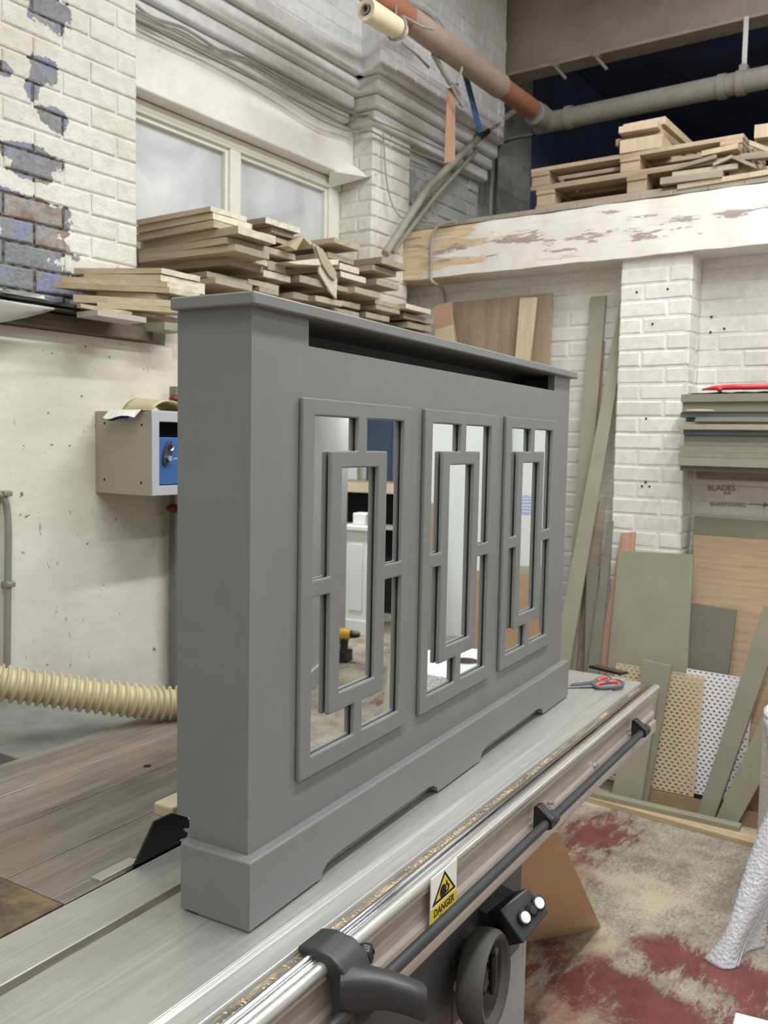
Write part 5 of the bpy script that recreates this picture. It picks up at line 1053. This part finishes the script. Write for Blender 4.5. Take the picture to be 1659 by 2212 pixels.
# rolled cream tube tied under the pipe
ry = PYY-0.045; r0, r1 = PYp(790, 20, ry), PYp(868, 68, ry); dr_ = (r1-r0).normalized()
rl = WT('lagging_roll', 'cream roll of lagging tied below the orange pipe', 'lagging', (r0+r1)/2-Vector((0, 0, 0.06)))
rl.part(MB().tube([r0, r0+dr_*0.02, r1-dr_*0.02, r1], [0.044, 0.047, 0.043, 0.034], 22, caps=False), 'sleeve', 'roll_cream', smooth=True)
rl.part(MB().lathe([(0.044, 0.0), (0.022, 0.004), (0.022, 0.06), (0.0001, 0.06)], r0, dr_, 22), 'sleeve_end', 'roll_cream', smooth='auto')
rl.part(MB().lathe([(0.0215, -0.006), (0.014, -0.006), (0.014, 0.05), (0.0001, 0.05)], r0, dr_, 18), 'inner_tube', 'pipe_grey', smooth='auto')
rl.part(MB().tube([r1+dr_*(-0.03)+Vector((0, 0, 0.13))+Vector((0, 0.05*math.cos(a), 0)) if False else r1-dr_*0.04+Vector((0.0, 0.05*math.sin(a), 0.05*math.cos(a))) for a in [k*0.5 for k in range(13)]], 0.005, 8), 'tie', 'cable_grey', smooth=True)
rl.part(MB().tube([r1-dr_*0.04+Vector((0, -0.03, 0.045)), r1+Vector((0.06, -0.06, 0.03)), r1+Vector((0.14, -0.07, 0.045))], 0.005, 8), 'tie_tail', 'cable_grey', smooth=True)
rl.part(MB().tube([r1-dr_*0.05+Vector((0, 0, 0.04)), r1-dr_*0.05+Vector((0, 0, 0.2))], 0.006, 8), 'hanging_cord', 'cable_grey', smooth=True)
# hanging timber strip, blue strap, diagonal pole
def strip3(name, px, y, th, m, label, cat): return tag(MB().prism([PYp(a, b, y) for a, b in px], (0, th, 0)).build(name, m, bevel=0.001), label, cat)
strip3('hanging_lath', ((968, 190), (984, 190), (983, 348), (962, 352)), PYY+0.05, 0.008, 'pink_timber', 'pinkish wooden lath hanging from the pipe', 'lath')
strip3('blue_strap', ((1000, 158), (1012, 162), (1044, 284), (1034, 288)), PYY+0.10, 0.006, 'strap_blue', 'blue strap hanging under the pipe', 'strap')
yq = 1.70
pd = WT('grey_pole', 'long grey tube leaning diagonally from the window pile up to the pipe', 'pole', PYp(832, 548, yq))
pts = [PYp(832, 548, 1.66), PYp(925, 405, 1.68), PYp(1040, 292, 1.70)]
pd.part(MB().tube(pts, 0.020, 16), 'lower_tube', 'pole_grey', smooth='auto')
pd.part(MB().tube([PYp(1030, 300, 1.70), PYp(1052, 283, 1.70)], 0.022, 16), 'coupling', 'cable_dark', smooth='auto')
pd.part(MB().tube([PYp(1048, 286, 1.70), PYp(1112, 240, 1.71)], 0.019, 16), 'upper_tube', 'pole_grey', smooth='auto')
p2 = [PYp(848, 545, 1.72), PYp(940, 425, 1.73), PYp(1030, 325, 1.74)]
tag(MB().tube(p2, 0.012, 12).build('grey_pole', 'pole_grey', smooth='auto'), 'thinner darker tube just behind the long grey tube', 'pole')
# laths and rags tangled below the pipe
rgp = [PYp(x, y, PYY+0.03) for x, y in ((936, 116), (955, 150), (972, 178), (990, 200), (998, 228))]
tag(MB().tube(spline(rgp, 4), 0.013, 10).build('hanging_tube', 'cable_grey', smooth='auto'), 'bent grey flexible tube dangling under the pipe', 'tube')
tag(MB().tube([PYp(975, 185, PYY), PYp(985, 205, PYY), PYp(1000, 231, PYY)], 0.007, 8).build('twine', 'cable_grey', smooth='auto'), 'white cord end dangling beside the pinkish lath', 'cord')
tag(MB().tube([PYp(1001, 126, PYY-0.02), PYp(997, 150, PYY-0.02), PYp(988, 182, PYY-0.02)], [0.001, 0.006, 0.008], 8).build('torn_tape', 'cable_grey', smooth='auto'), 'torn tape flap hanging off the dusty pipe', 'tape')
tag(MB().tube([PYp(868, 92, PYY), PYp(900, 118, PYY+0.05), PYp(926, 146, PYY+0.1)], 0.006, 8).build('twine', 'cable_grey', smooth='auto'), 'pale cord trailing from the lagging roll to the wall', 'cord')
blue = [PYp(x, y, PYY+0.06) for x, y in ((800, -30), (856, -4), (905, 18), (940, 42), (955, 62))]
tag(MB().tube(spline(blue, 4), 0.012, 10).build('cable', 'strap_blue', smooth='auto'), 'blue cable running above the orange pipe', 'cable')
blue = [PYp(x, y, PYY+0.045) for x, y in ((820, -30), (880, 4), (925, 30), (950, 58))]
tag(MB().tube(spline(blue, 4), 0.014, 10).build('cable', 'cable_grey', smooth='auto'), 'grey cable beside the blue cable above the pipe', 'cable')
# cables along the lintel and over the pier
def cable(px, ys, r, m, label):
    pts = [PYp(a, b, c) for (a, b), c in zip(px, ys)]; tag(MB().tube(spline(pts, 5), r, 7).build('cable', m, smooth='auto'), label, 'cable', 'cables over the window lintel')
cable(((290, 8), (330, 38), (400, 62), (480, 112), (540, 130), (640, 185), (767, 247), (800, 250), (815, 262), (1000, 345), (1042, 365)), (1.885, 1.885, 1.885, 1.885, 1.885, 1.885, 1.885, 1.80, 1.79, 1.79, 1.79), 0.0065, 'cable_grey', 'upper cable looping over the lintel and past the pier')
cable(((290, 38), (380, 78), (460, 118), (520, 150), (620, 212), (700, 262), (768, 285), (800, 283), (815, 290), (900, 330), (965, 355)), (1.885, 1.885, 1.885, 1.885, 1.885, 1.885, 1.885, 1.80, 1.79, 1.79, 1.79), 0.006, 'cable_grey', 'lower cable running along the lintel and over the pier')
cable(((290, 20), (360, 58), (440, 98), (520, 122), (600, 172), (690, 225), (767, 262)), (1.885, 1.88, 1.885, 1.88, 1.885, 1.88, 1.885), 0.0045, 'cable_grey', 'thin middle cable along the lintel')
cable(((828, 288), (834, 380), (845, 435), (862, 465), (880, 472), (940, 482), (985, 478)), (1.80, 1.79, 1.78, 1.75, 1.75, 1.75, 1.75), 0.004, 'cable_grey', 'thin cable dropping down the pier beside the pole')
tag(MB().tube(spline([PXp(x, y, 3.10) for x, y in ((985, 478), (950, 487), (938, 500), (932, 525), (931, 570), (930, 600))]+[PXp(938, 612, 3.11), PXp(955, 622, 3.2), PXp(961, 640, 3.27), PXp(962, 665, 3.29)], 5), 0.008, 9).build('cable', 'cable_grey', smooth='auto'), 'grey cable bent over the timber beam end', 'cable')
# vertical conduits in the dark loft corner
for px, m_, lb in ((1068, 'cable_dark', 'black cable rising beside the loft corner'), (1058, 'cable_grey', 'grey conduit rising in the loft corner')):
    a, b, c_ = PYp(px, 465, 1.84), PYp(px+4, 380, 1.84), PYp(px+8, 320, 1.84)
    tag(MB().tube(spline([a, b, c_, PYp(px+40, 300, 1.84), PYp(px+90, 290, 1.80)], 5), 0.010, 9).build('cable', m_, smooth='auto'), lb, 'cable')
# ------------------------------------------------------------------ things seen in the mirrors (aisle side of the room)
def mboard(name, px, pl, th, m, label, cat='board', drop=None):
    p, n = pl
    def hit(x, y):
        v = ray(x, y); h = CAM + v*((0.004-CAM.dot(MN))/v.dot(MN)); w = v-MN*(2*v.dot(MN)); return h+w*((p-h).dot(n)/w.dot(n))
    pts = [hit(x, y) for x, y in px]
    if drop is not None:
        f = lambda a, b: a+(b-a)*((a.z-drop)/(a.z-b.z)); q2, q3 = f(pts[1], pts[2]), f(pts[0], pts[3]); pts[2], pts[3] = q2, q3
    o = MB().prism(pts, n*th).build(name, m, bevel=0.001); return tag(o, label, cat)
mboard('white_sheet', ((920, 870), (1100, 880), (1100, 1300), (915, 1350)), lean(3.05, 3.25, 2.0), 0.006, 'white_sheet', 'tall white sheet leaning on the right wall, seen in the middle mirror', drop=0.0)
ws_ = mboard('white_sheet', ((1085, 880), (1230, 885), (1230, 1240), (1085, 1250)), lean(3.10, 3.27, 2.0), 0.006, 'white_sheet', 'white plastic wrapped sheet with a blue globe print, seen in the far mirror', drop=0.0)
mboard('hardboard_sheet', ((905, 1085), (946, 1088), (950, 1250), (900, 1260)), lean(2.96, 3.16, 1.4), 0.005, 'hardboard_dull', 'narrow hardboard panel beside the white sheet, seen in the middle mirror', drop=0.0)
mboard('green_strip', ((895, 1228), (936, 1232), (926, 1450), (880, 1470)), lean(2.86, 3.04, 1.0), 0.015, 'mdf_dark', 'olive strip low on the left, seen in the middle mirror', drop=0.0)
mboard('green_sheet', ((950, 1372), (1030, 1374), (1030, 1480), (950, 1480)), lean(2.84, 2.94, 0.6), 0.015, 'mdf_green', 'low green sheet behind the bubble wrap roll, seen in the middle mirror', drop=0.0)
mboard('hardboard_sheet', ((1022, 1232), (1160, 1240), (1165, 1500), (1015, 1530)), lean(2.80, 3.00, 1.0), 0.005, 'hardboard_dull', 'wide hardboard panel low between the middle and far mirrors', drop=0.0)
mboard('green_strip', ((1120, 1222), (1230, 1228), (1230, 1440), (1120, 1460)), lean(2.90, 3.10, 1.0), 0.015, 'mdf_green', 'green sheet behind the wide hardboard panel, seen in the far mirror', drop=0.0)
mboard('green_strip', ((852, 1330), (876, 1335), (862, 1560), (818, 1580)), lean(2.60, 3.02, 0.9), 0.018, 'mdf_green', 'slanting green strip seen at the right of the near mirror', drop=0.0)
# globe print on the wrapped sheet
pl_ = lean(3.10, 3.27, 2.0)
def mhit(x, y, off):
    p, n = pl_; p = p-n*off; v = ray(x, y); h = CAM + v*((0.004-CAM.dot(MN))/v.dot(MN)); w = v-MN*(2*v.dot(MN)); return h+w*((p-h).dot(n)/w.dot(n))
gc = mhit(1134, 1091, 0.001); un = pl_[1].cross(Vector((0, 1, 0))).normalized(); rgl = 0.048
gl = MB().lathe([(rgl, 0.0), (0.0001, 0.0)], gc, pl_[1], 28).build('globe_print', 'print_blue', ws_, off=ws_.location.copy()); gl['label'] = 'round blue striped globe print'
for k in range(5):
    z_ = -0.032+k*0.016; hw_ = math.sqrt(max(0, rgl**2-z_**2))*0.92; c_ = Vector((0, 0, 0))-pl_[1]*0.0006+un*z_
    MB().prism([c_+Vector((0, -hw_, 0))-un*0.0028, c_+Vector((0, hw_, 0))-un*0.0028, c_+Vector((0, hw_, 0))+un*0.0028, c_+Vector((0, -hw_, 0))+un*0.0028], -pl_[1]*0.0003).build('stripe', 'white_sheet', gl, off=Vector((0, 0, 0))).location = gc-ws_.location
# end bay: bench, blue boards, white joinery
bn = WT('work_bench', 'pale timber bench with a blacked-in void below, seen in the near mirror', 'bench', (6.4, -2.7, 0))
bn.part(MB().box(6.15, 6.9, -4.3, -1.3, 1.13, 1.215), 'bench_top', 'pine', bevel=0.003)
bn.part(MB().box(6.45, 6.9, -4.3, -1.3, 0.001, 1.1295), 'dark_void_block', 'gap_dark')  # black block paints the shade of the open void under the bench
for y_ in (-3.6, -2.0): bn.part(MB().box(6.2, 6.3, y_-0.05, y_+0.05, 0.001, 1.1295), 'leg', 'pine')
bn.part(MB().box(6.25, 6.45, -4.2, -1.5, 0.80, 0.83), 'shelf', 'grey_laminate')
for k, (pa_, pb_, x_, z_, m_, lb) in enumerate(((792, 846, 6.72, 2.10, 'blue_board', 'dark blue cabinet board standing on the bench'), (724, 772, 6.80, 2.05, 'white_joinery', 'white panel standing on the bench left of the blue board'), (848, 880, 6.60, 2.1, 'navy_dark', 'blackish blue board standing on the bench'))):
    y0, y1 = sorted((MP(0, x_, pa_, 960).y, MP(0, x_, pb_, 960).y))
    tag(MB().box(x_, x_+0.03, y0, y1, 1.2155, z_).build('cabinet_board', m_), lb, 'board')
p0 = MP(2, 0, 772, 1318); p1 = MP(2, 0, 812, 1322)
tag(MB().box(5.75, 5.78, p0.y-0.10, p0.y+0.19, 0.0005, 1.05).build('blank_door', 'white_joinery', bevel=0.002), 'plain white blank door leaning before the bench', 'door')
nw = WT('newel_post', 'white square newel post with a moulded cap, seen in the near mirror', 'post', (5.55, p0.y+0.46, 0))
ny = p0.y+0.46
nw.part(MB().box(5.48, 5.68, ny-0.10, ny+0.10, 0.0005, 0.86), 'shaft', 'white_joinery', bevel=0.003); nw.part(MB().box(5.45, 5.71, ny-0.13, ny+0.13, 0.8605, 0.90), 'cap', 'white_joinery', bevel=0.006); nw.part(MB().box(5.52, 5.64, ny-0.06, ny+0.06, 0.9005, 1.0), 'finial', 'white_joinery', bevel=0.01); nw.part(MB().box(5.465, 5.695, ny-0.115, ny+0.115, 0.0004, 0.12), 'foot', 'white_joinery', bevel=0.003)
nw.part(MB().box(5.472, 5.4795, ny-0.06, ny+0.06, 0.2, 0.75), 'panel', 'white_joinery', bevel=0.002)
# partition at the left of the near mirror
q0, q1 = MP(2, 0, 672, 1487), MP(2, 0, 708, 1452)
d_ = (q1-q0).normalized(); a_ = q0-d_*0.6; b_ = q1+d_*0.5; nrm_ = Vector((d_.y, -d_.x, 0))
pt_ = WT('partition', 'white partition panel with a skirting, at the left of the near mirror', 'partition', q0)
pt_.part(MB().prism([a_, b_, b_+nrm_*0.04, a_+nrm_*0.04], (0, 0, 2.1)), 'panel', 'plain_white_wall')
pt_.part(MB().prism([a_-nrm_*0.014, b_-nrm_*0.014, b_-nrm_*0.0005, a_-nrm_*0.0005], (0, 0, 0.12)), 'skirting', 'white_joinery', bevel=0.004)
# cordless drill on the floor
dq = MP(2, 0.0, 742, 1428); dl = WT('cordless_drill', 'yellow and black cordless drill on the floor, seen in the near mirror', 'drill', dq)
ex = Vector((0.2, 0.98, 0)).normalized(); z0 = dq
dl.part(MB().box(dq.x-0.06, dq.x+0.06, dq.y-0.045, dq.y+0.045, 0.0005, 0.085), 'battery', 'black_plastic', bevel=0.008)
dl.part(MB().tube([dq+Vector((0, 0, 0.085)), dq+Vector((0, 0.01, 0.17))], [0.03, 0.026], 14), 'grip', 'black_plastic', smooth='auto')
hb = dq+Vector((0, 0.0, 0.20))
dl.part(MB().tube([hb-ex*0.10, hb-ex*0.09, hb+ex*0.03, hb+ex*0.05], [0.025, 0.04, 0.042, 0.032], 18), 'motor_body', 'drill_yellow', smooth='auto')
dl.part(MB().tube([hb+ex*0.05, hb+ex*0.08, hb+ex*0.12], [0.028, 0.028, 0.016], 16), 'chuck', 'black_gloss', smooth='auto')
dl.part(MB().tube([hb+ex*0.12, hb+ex*0.22], [0.004, 0.003], 8), 'drill_bit', 'bare_steel', smooth='auto')
# fluorescent battens
for i, (x, y, z, a, w) in enumerate(LAMPS):
    o = MB().prism([(-0.78, -0.10, 0.0), (-0.78, -0.05, 0.05), (-0.78, 0.05, 0.05), (-0.78, 0.10, 0.0), (-0.78, 0.09, -0.004), (-0.78, 0, 0.03), (-0.78, -0.09, -0.004)], (1.56, 0, 0)).build('fluorescent_batten', 'lamp_body', origin=False)
    o.location = (x, y, z); o.rotation_euler = (0, 0, a); tag(o, 'white fluorescent batten lamp hung over '+['the middle of the saw aisle', 'the far end of the saw aisle', 'the aisle behind the camera', 'the cast saw table', 'the far table end', 'the near end of the aisle wall', 'the middle of the aisle wall', 'the joinery bay bench'][i], 'lamp', 'fluorescent battens')
